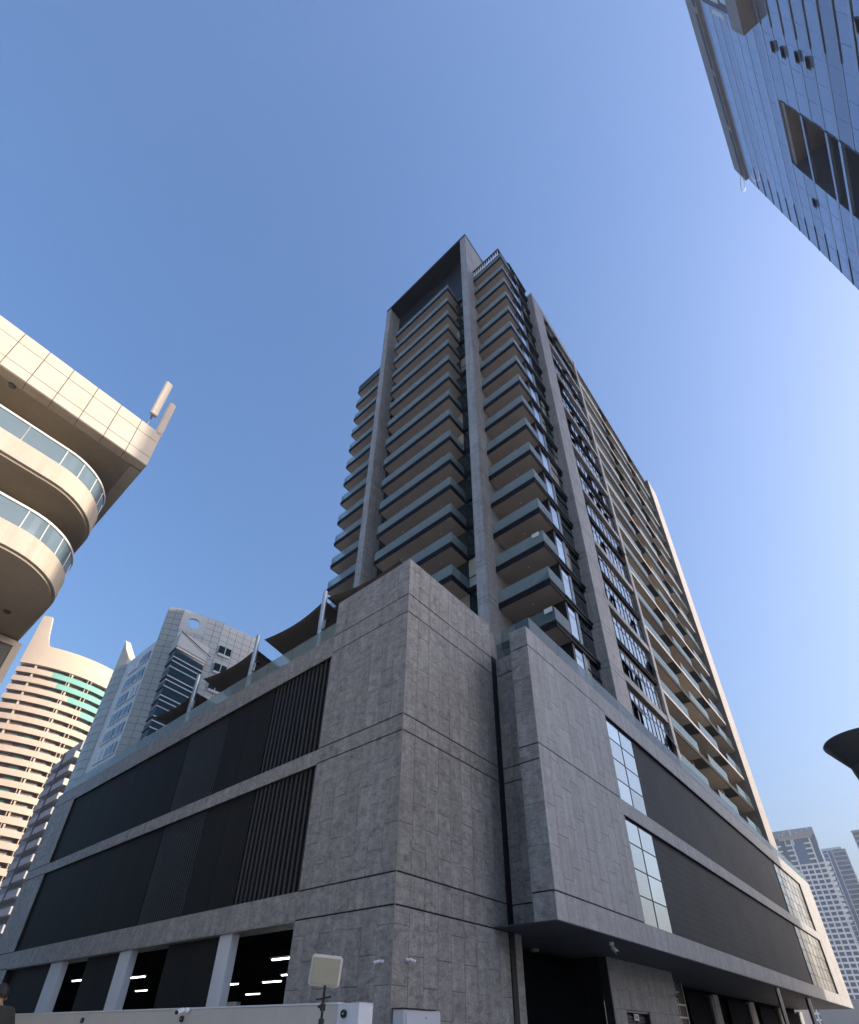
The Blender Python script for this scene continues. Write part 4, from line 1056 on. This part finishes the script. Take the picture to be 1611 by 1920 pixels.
for s in (-1, 1):
    a = add([(s*.17, 0, 1.45), (s*.25, -.03, 1.20), (s*.20, .17, 1.05) if s > 0 else (s*.25, .02, .95), (s*.13, .27, 1.08) if s > 0 else (s*.25, .06, .86)], [.055, .044, .034, (.035, .022)], 2)
    hx = Vector(V[a]); d = (hx-Vector(V[E_[-1][0]])).normalized(); sd = d.cross(Vector((0, 0, 1)) if s > 0 else Vector((0, 1, 0))).normalized()
    for i, ln in enumerate((.07, .08, .085, .075)):
        off = sd*(-.03+.02*i); add([tuple(hx+d*.05+off), tuple(hx+d*(.05+ln*.55)+off*1.1), tuple(hx+d*(.05+ln)+off*1.1+Vector((0, 0, -.015)))], [.010, .009, .008], a)
    add([tuple(hx+sd*.04+d*.0), tuple(hx+sd*.055+d*.04)], [.011, .009], a)
    add([(s*.10, 0, .88), (s*.11, .02, .50), (s*.12, -.02, .09), (s*.13, .12, .035)], [(.085, .085), .058, .04, (.04, .03)], 0)
pput('body', skin('body', V, E_, Rd, SKINM), SKINM)
V = [(0, 0, .93), (0, 0, 1.15), (0, .0, 1.41), (0, .0, 1.53)]; E_ = [(0, 1), (1, 2), (2, 3)]
Rd = [(.19, .14), (.185, .135), (.22, .14), (.10, .09)]
for s in (-1, 1): add([(s*.19, 0, 1.46), (s*.265, -.03, 1.21)], [(.085, .085), (.078, .078)], 2)
pput('t_shirt', skin('t_shirt', V, E_, Rd, SHIRT), SHIRT)
V = [(0, 0, .97), (0, 0, .90)]; E_ = [(0, 1)]; Rd = [(.165, .12), (.165, .12)]
for s in (-1, 1): add([(s*.10, 0, .80), (s*.115, .02, .48), (s*.125, -.02, .08)], [.10, .075, .062], 1)
pput('trousers', skin('trousers', V, E_, Rd, TROU), TROU)
bm = bmesh.new(); bmesh.ops.create_icosphere(bm, subdivisions=4, radius=1)
for v in list(bm.verts):
    x, y, z_ = v.co
    v.co = Vector((x*.088, y*.105, z_*.115))*(1+.03*math.sin(14*x+9*z_)*math.sin(11*y))
bmesh.ops.delete(bm, geom=[v for v in bm.verts if v.co.z < -.05 or (v.co.y > .055 and v.co.z < .04)], context='VERTS')
me = bpy.data.meshes.new('hair'); bm.to_mesh(me); bm.free(); me.polygons.foreach_set('use_smooth', [True]*len(me.polygons))
me.transform(Matrix.Translation((0, .045, 1.665))); pput('hair', me, HAIR)
for s in (-1, 1):
    bm = bmesh.new(); bmesh.ops.create_uvsphere(bm, u_segments=10, v_segments=8, radius=.03)
    for v in bm.verts: v.co = Vector((v.co.x*.4, v.co.y*.8, v.co.z*1.1))
    me = bpy.data.meshes.new('ear'); bm.to_mesh(me); bm.free(); me.transform(Matrix.Translation((s*.082, .02, 1.62))); pput('ear', me, SKINM)
MB().tube((0, .115, 1.655), (0, .145, 1.615), .009, .016, 8).mesh('nose')
n_ = MB().tube((0, .11, 1.66), (0, .14, 1.615), .009, .016, 8).mesh('nose'); pput('nose', n_, SKINM)
for s in (-1, 1):
    e_ = MB().lathe((s*.032, .108, 1.655), [(.004, .008), (.011, .004), (.012, 0)][::-1], 12, (0, 1, 0)).mesh('eye'); pput('eye', e_, PLASTIC)
l_ = MB().tube((-.022, .113, 1.58), (.022, .113, 1.58), .007, n=8).mesh('mouth'); pput('mouth', l_, mat('lips', (.26, .11, .09), .5))
for s in (-1, 1):
    sh = MB().box(s*.125-.045, s*.125+.045, -.08, .17, 0, .07).mesh('shoe'); pput('shoe', sh, BLACKP)

# ================================================================== haze
hz_ = MB().box(-902, 1502, -902, 1102, GZ-2, 141).build('haze', None); tag(hz_, kind='stuff')
hmat = bpy.data.materials.new('haze_air'); hmat.use_nodes = True; hn = hmat.node_tree.nodes; hn.clear()
ho = hn.new('ShaderNodeOutputMaterial'); pv = hn.new('ShaderNodeVolumePrincipled')
pv.inputs['Color'].default_value = (.92, .95, 1, 1); pv.inputs['Density'].default_value = .0003; pv.inputs['Anisotropy'].default_value = .3
hmat.node_tree.links.new(pv.outputs[0], ho.inputs['Volume']); hz_.data.materials.append(hmat)
